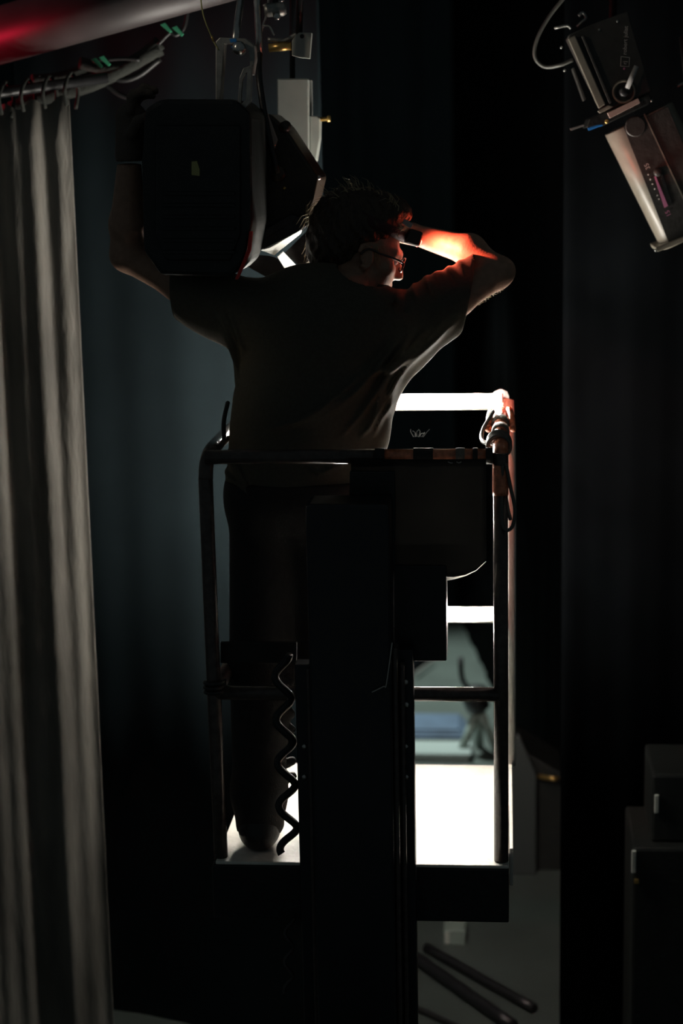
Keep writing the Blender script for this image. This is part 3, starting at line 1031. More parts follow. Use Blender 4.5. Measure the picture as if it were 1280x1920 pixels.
for k in range(240):
    th = rg.uniform(-0.2, 1.15) if k % 4 else rg.uniform(1.1, 2.9)
    ll = rg.uniform(-0.085, 0.07)
    base = H(-0.03 + 0.105 * math.cos(th), ll, 0.09 + 0.085 * math.sin(th))
    out = (HF * math.cos(th) + HU * math.sin(th) + HL * rg.uniform(-0.3, 0.3)).normalized()
    sweep = (-HF * 0.6 + HU * rg.uniform(-0.5, 0.6) + HL * rg.uniform(-0.4, 0.4))
    L = rg.uniform(0.015, 0.045)
    lift_ = rg.choice((0.1, 0.15, 0.2, 0.45))
    add_tube(bm, [base - out * 0.004, base + out * L * lift_ + sweep * L * 0.4, base + out * L * lift_ * 0.9 + sweep * L * 1.1], [0.0009, 0.0007, 0.0003], 4)
for k in range(90):                       # locks at the back, falling toward the lantern
    b0 = P(588 + rg.uniform(-8, 14), rg.uniform(375, 500), YB + 0.14 + rg.uniform(-0.05, 0.05))
    L = rg.uniform(0.02, 0.05)
    dv = Vector((-rg.uniform(0.3, 1), rg.uniform(-0.4, 0.4), -rg.uniform(0.2, 1.0))).normalized()
    add_tube(bm, [b0, b0 + dv * L * 0.5 + Vector((0, 0, 0.004)), b0 + dv * L + Vector((0.006, 0, -0.008))], [0.001, 0.0008, 0.0003], 4)
for k in range(26):                       # sideburn
    b0 = H(rg.uniform(0.015, 0.04), -0.069, rg.uniform(-0.005, 0.045))
    dv = (HF * rg.uniform(0.2, 0.6) - HU + -HL * 0.15).normalized()
    L = rg.uniform(0.012, 0.03)
    add_tube(bm, [b0, b0 + dv * L * 0.5 - HL * 0.002, b0 + dv * L], [0.0008, 0.0007, 0.0003], 4)
hs = link('hair_strands', bm_mesh(bm, 'hair_strands'), 'hairlight', hair)
tag(hs, 'loose strands painted pale as rim light at the edge of the hair', kind='stuff')
# forearm hair along the raised right elbow
bm = bmesh.new()
for k in range(55):
    t = rg.random() ** 0.8
    c = sh_r.lerp(el_r, 0.55 + 0.45 * t)
    ax = (el_r - sh_r).normalized()
    dn = Vector((0.45, -0.25, -1)).normalized()
    dn = (dn - ax * dn.dot(ax)).normalized()
    b0 = c + dn * 0.043 + Vector((0, rg.uniform(-0.02, 0.02), 0))
    L = rg.uniform(0.006, 0.014)
    jj = ax * rg.uniform(-0.5, 1.2)
    add_tube(bm, [b0, b0 + dn * L * 0.5 + jj * L * 0.3, b0 + dn * L * 0.8 + jj * L], [0.0005, 0.0004, 0.0002], 4)
ah = link('arm_hair', bm_mesh(bm, 'arm_hair'), 'hairlight', body)
tag(ah, 'fine hairs on the upper arm', kind='stuff')

# spectacles
gl = thing('spectacles', 'dark rimmed spectacles worn by the technician', 'glasses', H(0.1, 0, 0).to_tuple())
for s in (-1, 1):
    ring = [H(0.116 - 0.006 * abs(math.cos(a)), s * 0.033 + 0.025 * math.cos(a), 0.006 + 0.020 * math.sin(a)) for a in np.linspace(0, 2 * math.pi, 28)[:-1]]
    tube('rim', ring, 0.0022, 'frame', gl, 8, 0, True)
    c = [H(0.114, s * 0.033 + 0.023 * math.cos(a), 0.006 + 0.018 * math.sin(a)) for a in np.linspace(0, 2 * math.pi, 24)[:-1]]
    prism('lens', c, 'lens', gl, 0, HF * 0.0012)
    tube('temple', [H(0.110, s * 0.058, 0.013), H(0.085, s * 0.068, 0.016), H(0.04, s * 0.076, 0.018), H(0.0, s * 0.083, 0.020), H(-0.018, s * 0.084, 0.0)], 0.0030, 'frame', gl, 8, 5)
tube('bridge', [H(0.116, -0.009, 0.012), H(0.121, 0, 0.016), H(0.116, 0.009, 0.012)], 0.002, 'frame', gl, 8, 4)

# headlamp
hl = thing('headlamp', 'red headlamp strapped around the technician\'s forehead', 'headlamp', H(0.11, 0, 0.1).to_tuple())
bandpts = []
for a in np.linspace(0, 2 * math.pi, 49)[:-1]:
    bandpts.append(H(-0.012 + 0.112 * math.cos(a), 0.092 * math.sin(a), 0.092 - 0.012 * math.cos(a)))
bm = bmesh.new()
rings = []
for p in bandpts:
    o_ = (p - H(-0.012, 0, 0.092)).normalized()
    rings.append([bm.verts.new(p + HU * 0.014), bm.verts.new(p + o_ * 0.0025 + HU * 0.014), bm.verts.new(p + o_ * 0.0025 - HU * 0.014), bm.verts.new(p - HU * 0.014)])
for i in range(len(rings)):
    a_, b_ = rings[i], rings[(i + 1) % len(rings)]
    for k in range(4):
        bm.faces.new((a_[k], a_[(k + 1) % 4], b_[(k + 1) % 4], b_[k]))
link('strap', bm_mesh(bm, 'strap'), 'strap', hl, True)
hc = H(0.104, -0.005, 0.082)
hdir = (HF * 0.86 + HL * 0.30 - HU * 0.26).normalized()
rotm = Matrix((HF, HL, HU)).transposed()
box('lamp_housing', hc + Vector((-0.004, -0.030, -0.021)), hc + Vector((0.040, 0.030, 0.021)), 'headlamp', hl, 0.009, rotm, 3)
lens_o = hc + HF * 0.028 + HL * 0.006
lathe('lamp_lens', [(-0.002, 0.012), (0.014, 0.012), (0.016, 0.009), (0.017, 0.001)], lens_o, hdir, 'redlens', hl, 20)
box('buckle', H(0.085, -0.064, 0.118) - Vector((0.014, 0.003, 0.007)), H(0.085, -0.064, 0.118) + Vector((0.014, 0.003, 0.007)), 'label', hl, 0.002, rotm @ Matrix.Rotation(0.25, 3, 'Y'))
hspot = spot('headlamp_beam', lens_o + hdir * 0.02, lens_o + hdir * 0.02 + hdir, 20, (1.0, 0.14, 0.08), 140, 1.0, 0.008)
# small clasp at the nape
nc = P(666, 562, YB - 0.08)
ck_ = thing('neck_clasp', 'small shiny clasp at the nape of the neck', 'clasp', nc.to_tuple())
lathe('ring', [(0, 0.007), (0.003, 0.008), (0.006, 0.006), (0.007, 0.002)], nc, (0.3, -1, 0.2), 'steel', ck_, 12)
tube('hook', [nc + Vector((0.004, -0.005, 0.004)), nc + Vector((0.010, -0.006, 0.006)), nc + Vector((0.012, -0.004, -0.002))], 0.0022, 'steel', ck_, 8, 4)

# ------------------------------------------------------------------ lanterns overhead
PZ = CLOC.z + 0.52
pipe = cyl('lighting_pipe', (-4.5, 0.55, PZ), (4.5, 0.55, PZ), 0.024, 'blackMetal', None)
tag(pipe, 'black lighting pipe above the frame that the lanterns hang from', 'pipe')


def clamp(parent, x, y, zlow, pz=PZ, m='steel', py=0.55):
    tube('hook_clamp', [(x, y, zlow), (x, py - 0.045, pz - 0.05), (x, py - 0.035, pz + 0.02), (x, py, pz + 0.038), (x, py + 0.034, pz + 0.012), (x, py + 0.03, pz - 0.02)], 0.010, m, parent, 8, 5)


# black lantern carried on the left hand side
LY0, LY1 = YB - 0.17, YB + 0.17
lan = thing('black_lantern', 'big black stage lantern the technician steadies with his gloved hand', 'stage light', P(365, 350, YB).to_tuple())
ppx('housing', [(270, 205), (300, 186), (440, 186), (470, 214), (472, 420), (455, 496), (430, 520), (300, 516), (268, 470), (266, 300)], LY0, LY1, 'lampbody', lan, 0.012)
ppx('rear_panel', [(290, 235), (450, 235), (450, 440), (430, 490), (310, 488), (290, 440)], LY0 - 0.012, LY0 + 0.004, 'lampbody', lan, 0.006)
for k in range(6):
    y = 300 + 22 * k
    ppx('vent_slat', [(305, y + 60), (345 if k < 0 else 440, y + 60), (440, y + 66), (305, y + 66)], LY0 - 0.018, LY0 - 0.008, 'lampbody', lan, 0.001)
ppx('warning_sticker', [(359, 303), (369, 302), (374, 318), (374, 330), (359, 328)], LY0 - 0.0135, LY0 - 0.011, 'yellow', lan, 0)
ppx('red_edge_glint', [(467, 434), (473, 434), (470, 470), (446, 524), (440, 524), (464, 468)], LY0 - 0.004, LY0 + 0.01, 'redglint', lan, 0.001)  # red reflection on the housing edge, painted as a thin strip
ppx('rear_handle', [(444, 212), (449, 145), (456, 128), (472, 122), (470, 190), (452, 214), (390, 218), (391, 212), (440, 209), (462, 186), (464, 134), (458, 138), (453, 150), (450, 212)], LY0 + 0.03, LY0 + 0.05, 'dullsteel', lan, 0.001)
yk = P(440, 90, YB)
ppx('yoke', [(404, 78), (412, 70), (460, 72), (475, 84), (477, 110), (472, 140), (466, 140), (470, 108), (466, 92), (455, 80), (418, 80), (412, 188), (404, 188)], YB - 0.03, YB + 0.03, 'dullsteel', lan, 0.002)
lathe('yoke_knob', [(-0.02, 0.016), (0.0, 0.018), (0.01, 0.016), (0.016, 0.006)], P(448, 90, YB - 0.045), (0, -1, 0.2), 'steel', lan, 16)
ppx('blue_glint', [(430, 73), (442, 72), (444, 78), (432, 80)], YB - 0.05, YB - 0.045, 'blue', lan, 0.0005)  # blue reflections on the chrome hook, painted as flat chips
ppx('blue_glint', [(432, 86), (440, 98), (457, 98), (450, 92), (440, 90)], YB - 0.05, YB - 0.045, 'blue', lan, 0.0005)
clamp(lan, P(440, 60, YB).x, YB, P(440, 80, YB).z)

# lantern with barn doors behind, between the black lantern and the head
BY0, BY1 = 0.46, 0.70
bl = thing('barn_door_lantern', 'brownish stage lantern with open barn doors beside the technician\'s head', 'stage light', P(530, 340, YB + 0.1).to_tuple())
ppx('housing', [(470, 228), (505, 212), (534, 238), (597, 334), (588, 372), (578, 410), (500, 452), (466, 466), (468, 320)], BY0, BY1, 'brownbody', bl, 0.008)
ppx('side_bracket', [(492, 214), (501, 212), (520, 262), (513, 282), (506, 270)], BY0 - 0.016, BY0, 'pinkbar', bl, 0.002)
lathe('pivot_knob', [(0, 0.022), (0.012, 0.024), (0.02, 0.02), (0.022, 0.004)], P(520, 325, BY0), (0, -1, 0), 'brownbody', bl, 20)
lathe('screw', [(0, 0.006), (0.004, 0.006), (0.006, 0.002)], P(520, 320, BY0 - 0.022), (0, -1, 0), 'steel', bl, 10)
lathe('screw', [(0, 0.005), (0.004, 0.005), (0.006, 0.002)], P(533, 353, BY0), (0, -1, 0), 'brass', bl, 10)
lathe('screw', [(0, 0.006), (0.006, 0.006), (0.008, 0.002)], P(598, 333, BY0 + 0.02), (0, -1, 0), 'steel', bl, 10)
lathe('adjuster_knob', [(-0.015, 0.014), (0, 0.016), (0.012, 0.014), (0.014, 0.004)], P(534, 238, BY0), (0.6, -1, 0.4), 'brownbody', bl, 14)
ppx('colour_frame', [(466, 460), (500, 440), (576, 398), (584, 418), (512, 462), (470, 472)], BY0 - 0.02, BY1 + 0.02, 'doorsheet', bl, 0.003)
ppx('colour_frame', [(470, 446), (545, 402), (562, 408), (480, 458)], BY0 - 0.03, BY0 - 0.02, 'doorsheet', bl, 0.001)
plate('barn_door', [(490, 470, BY0 - 0.025), (506, 466, BY0 - 0.03), (566, 432, BY0 - 0.03), (564, 438, BY0), (524, 470, BY0), (514, 479, BY0), (506, 474, BY0)], 'bright', bl)
plate('barn_door', [(520, 482, BY0 - 0.03), (531, 472, BY0 - 0.03), (566, 509, BY0 + 0.05), (548, 526, BY0 + 0.05)], 'bright', bl)  # lit door face, its brightness put into the sheet colour
plate('barn_door', [(463, 471, BY0 + 0.02), (467, 461, BY0 - 0.022), (471, 462, BY0 - 0.022), (475, 472, BY0 + 0.02)], 'bright', bl)
ppx('barn_door', [(463, 476), (506, 480), (520, 484), (548, 526), (500, 520), (460, 498)], BY0 + 0.012, BY0 + 0.016, 'doorsheet', bl, 0.0005)
ppx('barn_door', [(534, 474), (572, 436), (590, 470), (588, 492), (570, 508)], BY0 + 0.05, BY0 + 0.054, 'doorsheet', bl, 0.0005)
tube('yoke', [P(520, 325, BY0 - 0.03), P(500, 240, BY0 - 0.04), P(486, 150, BY0 - 0.02), P(486, 100, BY0 + 0.06)], 0.009, 'blackMetal', bl, 8, 5)
clamp(bl, P(486, 100, BY0 + 0.06).x, BY0 + 0.06, P(486, 104, BY0 + 0.06).z)

# pale grey box with side bracket behind the lanterns
GY = 0.80
gb = thing('grey_ballast_box', 'pale grey equipment box hanging behind the barn door lantern', 'box', P(550, 230, GY).to_tuple())
ppx('case', [(519, 147), (578, 147), (579, 300), (572, 322), (520, 322)], GY, GY + 0.12, 'greybox', gb, 0.004)
ppx('side_bracket', [(580, 217), (594, 217), (599, 222), (598, 260), (592, 300), (581, 326)], GY + 0.02, GY + 0.09, 'greybox', gb, 0.003)
tube('hanger', [P(548, 150, GY + 0.06), P(548, 60, GY + 0.06), P(548, -70, GY + 0.04)], 0.008, 'blackMetal', gb, 8, 0)
lathe('wing_bolt', [(0, 0.006), (0.02, 0.006), (0.022, 0.010), (0.03, 0.010)], P(600, 224, GY + 0.05), (1, 0, 0.05), 'brass', gb, 10)
pc = thing('pipe_clamp', 'pale half clamp plate with a hole, above the grey box', 'clamp', P(555, 85, 0.62).to_tuple())
ppx('plate', [(547, 76), (553, 68), (560, 61), (584, 61), (580, 110), (560, 108), (547, 104)], 0.60, 0.63, 'greybox', pc, 0.002)
lathe('bolt_hole', [(0, 0.006), (0.001, 0.006), (0.0012, 0.001)], P(566, 68, 0.60), (0, -1, 0), 'cable', pc, 14)
tube('arm', [P(502, 74, 0.62), P(530, 76, 0.62), P(545, 70, 0.62), P(556, 64, 0.62)], 0.006, 'dullsteel', pc, 8, 5)
cyl('spigot', P(504, 90, 0.62), P(546, 86, 0.62), 0.012, 'brass', pc)
tube('stem', [P(560, 62, 0.62), P(562, 0, 0.60), P(562, -40, 0.57)], 0.01, 'blackMetal', pc, 8, 0)
sc_ = thing('safety_cable', 'looped steel safety cable hanging by the pale clamp', 'cable', P(500, 30, 0.6).to_tuple())
tube('wire', [P(505, -20, 0.55), P(501, 20, 0.56), P(494, 46, 0.57), P(488, 66, 0.58)], 0.003, 'steel', sc_, 8, 5)
tube('wire', [P(494, 48, 0.57), P(505, 50, 0.57), P(514, 66, 0.58)], 0.003, 'steel', sc_, 8, 5)
tube('carabiner', [P(493, 11, 0.56), P(510, 8, 0.56), P(532, 0, 0.56)], 0.0035, 'steel', sc_, 8, 5)
mc = thing('chrome_coupler', 'small bright coupler near the top edge beside the safety cable', 'coupler', P(518, 20, 0.5).to_tuple())
lathe('body', [(-0.03, 0.016), (-0.02, 0.019), (0.02, 0.019), (0.03, 0.014)], P(516, 18, 0.5), (1, 0.1, 0.05), 'dullsteel', mc, 16)
lathe('nut', [(-0.008, 0.010), (0.008, 0.010), (0.010, 0.006)], P(519, 31, 0.49), (0.2, -1, 0), 'steel', mc, 6)
tube('stem', [P(516, 14, 0.5), P(516, -30, 0.53), P(516, -80, 0.55)], 0.008, 'blackMetal', mc, 8, 0)
ys = thing('yellow_safety_wire', 'thin yellow wire hanging down to the black lantern\'s yoke', 'wire', P(390, 50, YB).to_tuple())
tube('wire', [P(376, -70, 0.55), P(378, 14, YB - 0.02), P(398, 72, YB - 0.03), P(410, 94, YB - 0.03)], 0.0018, 'yellow', ys, 6, 4)
lathe('crimp', [(-0.008, 0.003), (0.008, 0.003)], P(398, 72, YB - 0.03), (0.3, 0, -1), 'brass', ys, 8)

# the big dull beam crossing the top left corner
b0, b1 = P(-160, 112, 1.25), P(470, -68, 0.75)
beam = tube('roof_beam', [b0, b1], 0.085, 'redpipe', None, 28, 0)
tag(beam, 'thick pipe crossing the top left corner, glowing red along its underside', 'beam')
# draped cable bundle under it, with painted green glints
bd = thing('cable_bundle', 'heap of dusty cloth and cable gathered on the batten above the curtain', 'cable bundle', P(230, 140, 1.5).to_tuple())
for pix, r, m_ in (([(20, 205), (90, 180), (150, 165), (210, 140), (300, 90)], 0.030, 'greycloth'), ([(150, 120), (200, 130), (250, 120), (300, 80)], 0.028, 'greycloth'),
                   ([(60, 150), (110, 146), (160, 130), (190, 118)], 0.022, 'greycloth'), ([(160, 122), (190, 150), (225, 178), (262, 186)], 0.010, 'cable'),
                   ([(200, 140), (230, 150), (262, 140), (300, 110)], 0.012, 'cable')):
    tube('roll', [P(x, y, 1.10) for x, y in pix], r * 0.8, m_, bd, 10, 6)
for x, y in ((170, 112), (185, 108), (322, 52), (300, 46)):
    ppx('clip', [(x, y), (x + 9, y - 4), (x + 22, y + 12), (x + 18, y + 16)], 1.06, 1.07, 'greenglint', bd, 0.001)  # small green chips painted in place of green glints

for pix in ([(296, 84), (318, 62), (330, 66), (345, 52), (352, 20)], [(176, 118), (184, 112), (200, 112), (230, 110), (262, 112)]):
    tube('bundle_cord', [P(x, y, 1.075) for x, y in pix], 0.006, 'cable', bd, 8, 5)

# ------------------------------------------------------------------ profile spotlight, top right
QY = 0.95
pr = thing('profile_spotlight', 'long charcoal profile spotlight with printed zoom scale hanging at upper right', 'stage light', P(1165, 260, QY).to_tuple())
ax0, ax1 = P(1160, 215, QY), P(1265, 440, QY)
ud = (ax1 - ax0)
ud.y = 0
ud.normalize()
vd = Vector((-ud.z, 0, ud.x))                # across, to the upper right
if vd.x < 0:
    vd = -vd
wd_ = Vector((0, -1, 0))


def Q(px, py, dy=0.0):
    return P(px, py, QY + dy)


def loft_body(name, p0, p1, half_v, half_w, rad, m, parent, taper=1.0):
    """rounded-rectangle tube from p0 to p1"""
    bm = bmesh.new()
    d = (p1 - p0)
    rings = []
    for t, k in ((0, 0.985), (0.01, 1.0), (0.99, taper), (1.0, taper * 0.985)):
        c = p0 + d * t
        ring = []
        for qx, qw, a0 in ((1, 1, 0), (-1, 1, 1), (-1, -1, 2), (1, -1, 3)):
            for s in range(7):
                a = (a0 + s / 6) * math.pi / 2
                ring.append(bm.verts.new(c + vd * k * (qx * (half_v - rad) + rad * math.cos(a)) + wd_ * k * (qw * (half_w - rad) + rad * math.sin(a))))
        rings.append(ring)
    n = len(rings[0])
    for A, B in zip(rings, rings[1:]):
        for k in range(n):
            bm.faces.new((A[k], A[(k + 1) % n], B[(k + 1) % n], B[k]))
    bm.faces.new(rings[0][::-1])
    bm.faces.new(rings[-1])
    o = link(name, bm_mesh(bm, name), m, parent, True)
    o.data.polygons.foreach_set('use_smooth', [len(p.vertices) <= 4 for p in o.data.polygons])
    return o


HW = 0.085
front0 = Q(1196, 222)
front1 = Q(1302, 438)
tubeo = loft_body('lens_tube', front0, front1, 0.105, HW, 0.05, 'proftube', pr)
fw = -HW - 0.001
# flat printed side plate on the tube
ppx('side_plate', [(1168, 238), (1252, 200), (1345, 425), (1256, 462)], QY - HW - 0.004, QY - HW + 0.01, 'profbody', pr, 0.001)
ppx('tube_hole', [(1147, 246), (1154, 240), (1160, 250), (1153, 255)], QY - HW + 0.012, QY - HW + 0.03, 'cable', pr, 0.001)
ppx('lens_rim', [(1228, 464), (1232, 473), (1300, 446), (1300, 436)], QY - 0.10, QY + 0.10, 'proftube', pr, 0.003)
lathe('plate_disc', [(0, 0.030), (0.003, 0.030), (0.004, 0.026)], Q(1191, 237, -HW - 0.004), wd_, 'profbody', pr, 24)
ppx('plate_seam', [(1206, 214), (1208, 213), (1284, 376), (1282, 378)], QY - HW - 0.006, QY - HW - 0.003, 'proftube', pr, 0)
# rear lamp house
ppx('lamp_house', [(1064, 66), (1108, 46), (1178, 20), (1196, 108), (1222, 172), (1134, 212)], QY - 0.11, QY + 0.11, 'profbody', pr, 0.006)
ppx('cooling_fin', [(1064, 72), (1078, 66), (1135, 196), (1122, 204)], QY - 0.125, QY - 0.108, 'proftube', pr, 0.003)
ppx('cooling_fin', [(1089, 68), (1094, 66), (1147, 192), (1142, 196)], QY - 0.125, QY - 0.108, 'profbody', pr, 0.002)
ppx('fin_gap', [(1079, 70), (1088, 68), (1140, 194), (1132, 198)], QY - 0.113, QY - 0.1085, 'cable', pr, 0.001)
ppx('cooling_fin', [(1072, 128), (1076, 126), (1098, 186), (1094, 190)], QY - 0.100, QY - 0.02, 'profbody', pr, 0.002)
ppx('fin_foot', [(1120, 208), (1140, 197), (1150, 200), (1124, 213)], QY - 0.125, QY - 0.105, 'proftube', pr, 0.002)
# gate and shutter section
ppx('gate_band', [(1098, 240), (1104, 222), (1218, 176), (1222, 188), (1216, 196), (1130, 236)], QY - 0.115, QY + 0.115, 'lampbody', pr, 0.004)
ppx('name_bar', [(1138, 212), (1196, 184), (1200, 193), (1143, 222)], QY - 0.128, QY - 0.112, 'pinkbar', pr, 0.001)
ppx('shutter_handle', [(1068, 241), (1094, 233), (1096, 236), (1070, 245)], QY - 0.10, QY - 0.094, 'dullsteel', pr, 0.001)
ppx('shutter_handle', [(1101, 240), (1128, 231), (1130, 235), (1103, 245)], QY - 0.115, QY - 0.105, 'blue', pr, 0.001)
lathe('gate_screw', [(0, 0.006), (0.004, 0.006), (0.006, 0.002)], Q(1137, 228, -0.117), wd_, 'brass', pr, 12)
for x, y in ((1221, 189), (1123, 56), (1157, 40), (1052, 89), (1058, 132), (1229, 470)):
    lathe('screw', [(-0.01, 0.004), (0.003, 0.004), (0.005, 0.001)], Q(x, y, -0.11), wd_, 'steel', pr, 10)
# tilt knob with handle and dial ring
kc = Q(1169, 172, -0.115)
ringpts = [kc + Vector((0.030 * math.cos(a), -0.004, 0.030 * math.sin(a))) for a in np.linspace(0, 2 * math.pi, 31)[:-1]]
tube('dial_ring', ringpts, 0.0035, 'proftube', pr, 8, 0, True)
lathe('tilt_knob', [(0, 0.015), (0.02, 0.014), (0.024, 0.010), (0.025, 0.002)], kc, wd_, 'blackMetal', pr, 18)
cyl('tilt_handle', Q(1175, 166, -0.135), Q(1193, 124, -0.135), 0.0075, 'label', pr, 14)
tube('suspension_yoke', [Q(1172, 172, 0.13), Q(1172, 172, 0.15), Q(1150, 60, 0.15), Q(1150, -30, 0.05)], 0.012, 'blackMetal', pr, 8, 3)
clamp(pr, Q(1150, -30, 0.05).x, QY - 0.10, Q(1150, -30, 0.05).z - 0.01, PZ, 'steel', 0.55 + 0.0)
tube('rear_latch', [Q(1039, 53, -0.06), Q(1063, 48, -0.06), Q(1070, 54, -0.06)], 0.004, 'dullsteel', pr, 8, 3)
tube('rear_hook', [Q(1084, 30, -0.06), Q(1092, 24, -0.06), Q(1098, 34, -0.06), Q(1090, 42, -0.06), Q(1082, 50, -0.05)], 0.0045, 'dullsteel', pr, 8, 4)
# zoom slot, wedge, dots and lettering on the tube
fy = -HW - 0.0045
ppx('zoom_slot', [(1236, 326), (1241, 324), (1260, 382), (1254, 386)], QY + fy - 0.0012, QY + fy + 0.001, 'cable', pr, 0)
ppx('zoom_wedge', [(1226, 331), (1229, 330), (1252, 386), (1245, 390)], QY + fy - 0.0012, QY + fy + 0.001, 'pink', pr, 0)
lathe('zoom_knob', [(0, 0.013), (0.014, 0.012), (0.017, 0.008), (0.018, 0.001)], Q(1233, 323, fy), wd_, 'profbody', pr, 18)
for x, y in ((1215, 327), (1219, 336), (1223, 345), (1227, 354), (1232, 366), (1235, 373)):
    lathe('scale_dot', [(0, 0.0026), (0.0012, 0.0026), (0.0014, 0.001)], Q(x, y, fy), wd_, 'print', pr, 10)
tdir = (Q(1206, 305) - Q(1252, 408))
tdir.y = 0
tdir.normalize()
tup = Vector((0, -1, 0)).cross(tdir)
text('scale_print', '35', Q(1219, 316, fy), tdir, tup, 0.013, 'print', pr)
text('scale_print', '15', Q(1258, 404, fy), tdir, tup, 0.013, 'pink', pr)
zdir = (Q(1172, 50) - Q(1168, 130))
zdir.y = 0
zdir.normalize()
zup = Vector((0, -1, 0)).cross(zdir)
hy = -0.1105
text('maker_print', 'robert juliat', Q(1174, 103, hy), zdir, zup, 0.0115, 'print', pr)
text('maker_print', 'rj', Q(1174, 121, hy), zdir, zup, 0.011, 'print', pr)
fr = [Q(1163, 124, hy), Q(1179, 125, hy), Q(1180, 108, hy), Q(1164, 106, hy)]
tube('maker_logo_frame', fr, 0.0012, 'print', pr, 6, 0, True)
lathe('maker_logo_dot', [(0, 0.0035), (0.001, 0.0035), (0.0012, 0.001)], Q(1170, 129, hy), wd_, 'pink', pr, 10)
pcab = tube('lantern_cable', [Q(1062, -10, 0.0), Q(1030, 30, 0.0), Q(1008, 70, 0.0), Q(1002, 105, 0.0), Q(1020, 125, 0.0), Q(1050, 122, -0.02), Q(1074, 112, -0.02)], 0.0055, 'ribbed', None, 8, 6)
tag(pcab, 'thin grey power cable looping into the back of the profile spotlight', 'cable')
# handle of the next lantern, at the right edge
nl = thing('neighbour_lantern', 'dark lantern at the right edge, only its small pale lever showing', 'stage light', P(1300, 150, QY).to_tuple())
ppx('housing', [(1284, 60), (1400, 60), (1420, 200), (1300, 210)], QY, QY + 0.2, 'lampbody', nl, 0.01)
tube('lever', [Q(1269, 162, -0.02), Q(1284, 155, -0.02), Q(1300, 150, 0.02)], 0.005, 'dullsteel', nl, 8, 3)
tube('yoke', [Q(1340, 100, 0.02), Q(1340, 0, 0.0), Q(1340, -40, -0.3)], 0.01, 'blackMetal', nl, 8, 3)
clamp(nl, Q(1340, -40, -0.3).x, 0.6, Q(1340, -45, -0.3).z)

# ------------------------------------------------------------------ things on the stage floor beyond the basket
def floorbox(name, px0, px1, py, depth, h, m, label, cat, z=0.0):
    a, b = G(px0, py, z), G(px1, py, z)
    o = thing(name, label, cat, (a.lerp(b, 0.5)).to_tuple())
    return o, a, b


t, a, b = floorbox('equipment_case', 700, 880, 1428, 0.5, 0.12, 'paper', 'pale low case lying on the stage floor behind the basket', 'case')
box('case_body', (a.x, a.y, 0.0), (b.x, a.y + 0.18, 0.035), 'paper', t, 0.008)
box('case_lid', (a.x - 0.01, a.y - 0.01, 0.035), (b.x + 0.01, a.y + 0.19, 0.05), 'paper', t, 0.008)
t, a, b = floorbox('folded_tarp', 690, 872, 1386, 0.5, 0.12, 'bluecloth', 'folded blue grey tarp lying behind the pale case', 'tarp')
for k in range(3):
    box('fold_layer', (a.x + 0.01 * k, a.y + 0.02 * k, 0.015 * k), (b.x - 0.015 * k, a.y + 0.3, 0.015 * k + 0.018), 'bluecloth', t, 0.007)
t, a, b = floorbox('floor_stand', 890, 905, 1420, 0.5, 0.12, 'dustygreen', 'grey green floor stand with a dark head beside the tarp', 'stand')
c = a.lerp(b, 0.5)
tube('leg', [c + Vector((-0.10, 0, 0.0)), c + Vector((0.0, 0.02, 0.26))], 0.022, 'dustygreen', t, 10, 0)
tube('leg', [c + Vector((0.10, 0.05, 0.0)), c + Vector((0.0, 0.02, 0.26))], 0.022, 'dustygreen', t, 10, 0)
tube('leg', [c + Vector((0.0, 0.16, 0.0)), c + Vector((0.0, 0.02, 0.26))], 0.022, 'dustygreen', t, 10, 0)
lathe('head', [(-0.02, 0.03), (0.0, 0.06), (0.10, 0.07), (0.12, 0.04), (0.13, 0.01)], c + Vector((0, 0.02, 0.25)), (-0.3, 0, 1), 'blackMetal', t, 18)
tube('arm', [c + Vector((-0.02, 0.02, 0.32)), c + Vector((-0.08, 0.02, 0.40)), c + Vector((-0.09, 0.02, 0.52))], 0.014, 'blackMetal', t, 8, 3)
t, a, b = floorbox('dark_flat', 775, 812, 1262, 0.5, 0.12, 'drape', 'black scenery flat lying far behind the basket', 'flat')
prism('panel', [G(690, 1300), G(776, 1262), G(812, 1236), G(690, 1210)], 'drape', t, 0.002, (0, 0, 0.03))
prism('batten', [G(776, 1264, 0.03), G(812, 1238, 0.03), G(815, 1239, 0.03), G(779, 1266, 0.03)], 'dullsteel', t, 0.001, (0, 0, 0.01))
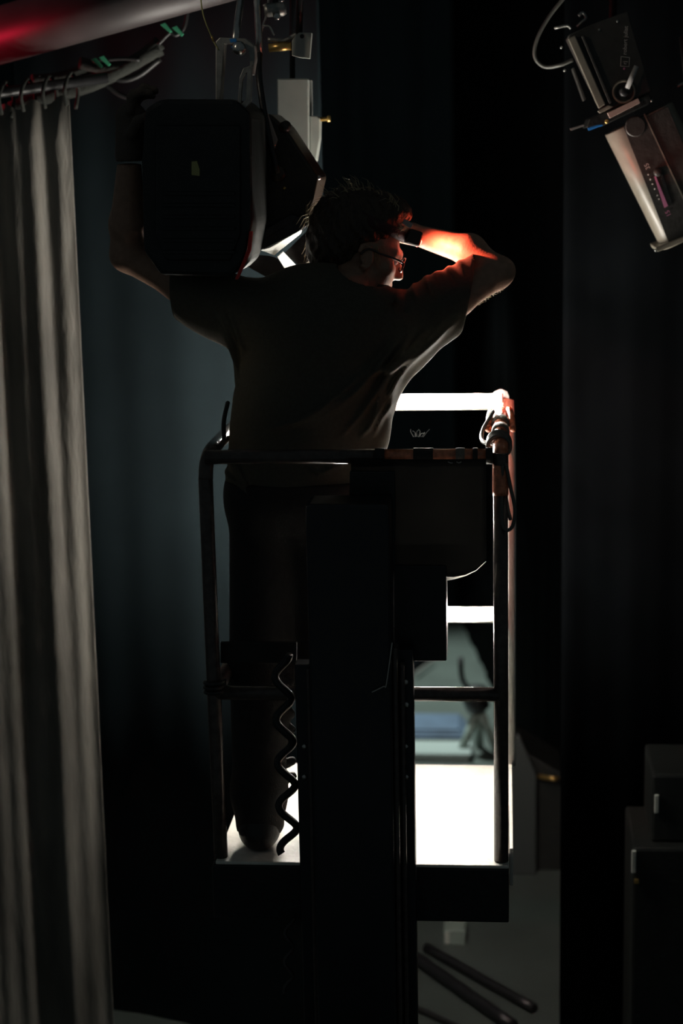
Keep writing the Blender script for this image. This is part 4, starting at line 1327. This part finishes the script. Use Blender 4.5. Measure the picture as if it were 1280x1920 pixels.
# tall equipment standing right of the basket
t, a, b = floorbox('equipment_trolley', 956, 1000, 1640, 0.4, 0.9, 'greybox', 'grey sided equipment trolley just right of the basket', 'trolley')
c = a
h = 0.62
prism('side_panel', [c, c + Vector((0.11, 0, 0)), c + Vector((0.11, 0, h * 0.72)), c + Vector((0.04, 0, h)), c + Vector((0.0, 0, h))], 'trolley', t, 0.006, (0, 0.05, 0))
prism('body', [c + Vector((0.02, 0.052, 0)), c + Vector((0.22, 0.052, 0)), c + Vector((0.22, 0.052, h * 0.70)), c + Vector((0.02, 0.052, h * 0.9))], 'lampbody', t, 0.006, (0, 0.3, 0))
tube('handle', [c + Vector((0.12, 0.02, h * 0.70)), c + Vector((0.18, -0.02, h * 0.71)), c + Vector((0.20, 0.0, h * 0.70))], 0.010, 'brass', t, 8, 3)  # brass colour stands for a small light at this spot
ra, rb = P(1186, 1590, 0.85), P(1222, 1452, 0.90)
t = thing('equipment_rack', 'dark equipment rack standing far right with two pale edge strips', 'rack', (ra.x + 0.2, 1.0, 0))
box('rack_body', (ra.x, 0.85, 0), (ra.x + 0.5, 1.22, ra.z), 'lampbody', t, 0.01)
box('rack_top', (rb.x, 0.90, ra.z), (ra.x + 0.5, 1.20, rb.z), 'lampbody', t, 0.01)
box('edge_strip', (ra.x - 0.004, 0.838, ra.z - 0.08), (ra.x + 0.010, 0.85, ra.z - 0.005), 'greybox', t, 0.003)
box('edge_strip', (rb.x + 0.008, 0.888, ra.z + 0.10), (rb.x + 0.022, 0.90, ra.z + 0.16), 'greybox', t, 0.003)
box('latch', (ra.x + 0.005, 0.838, ra.z - 0.115), (ra.x + 0.02, 0.85, ra.z - 0.10), 'brass', t, 0.003)
# pipes and a little case lying beneath the basket
for nm, p_, q_, r_, m_, lab in (
        ('floor_pipe', (770, 1800), (960, 1935), 0.025, 'blackMetal', 'black pipe lying on the floor under the right of the basket'),
        ('floor_cable', (772, 1892), (900, 1950), 0.012, 'cable', 'black cable lying on the floor nearest the mast'),
        ('floor_batten', (800, 1786), (1000, 1900), 0.020, 'blackMetal', 'dull black batten lying behind the black floor pipe')):
    A_, B2 = G(*p_), G(*q_)
    o = tube(nm, [A_ + Vector((0, 0, r_)), A_.lerp(B2, 0.5) + Vector((0, 0, r_)), B2 + Vector((0, 0, r_))], r_, m_, None, 10, 4)
    tag(o, lab, 'pipe' if 'cable' not in nm else 'cable')
t, a, b = floorbox('small_crate', 832, 862, 1772, 0.2, 0.1, 'greybox', 'small grey crate on the floor seen under the basket', 'crate')
box('crate_body', (a.x, a.y, 0), (b.x + 0.02, a.y + 0.12, 0.06), 'dustygreen', t, 0.004)
box('crate_front', (a.x + 0.004, a.y - 0.004, 0.006), (a.x + 0.02, a.y + 0.002, 0.054), 'greybox', t, 0.001)
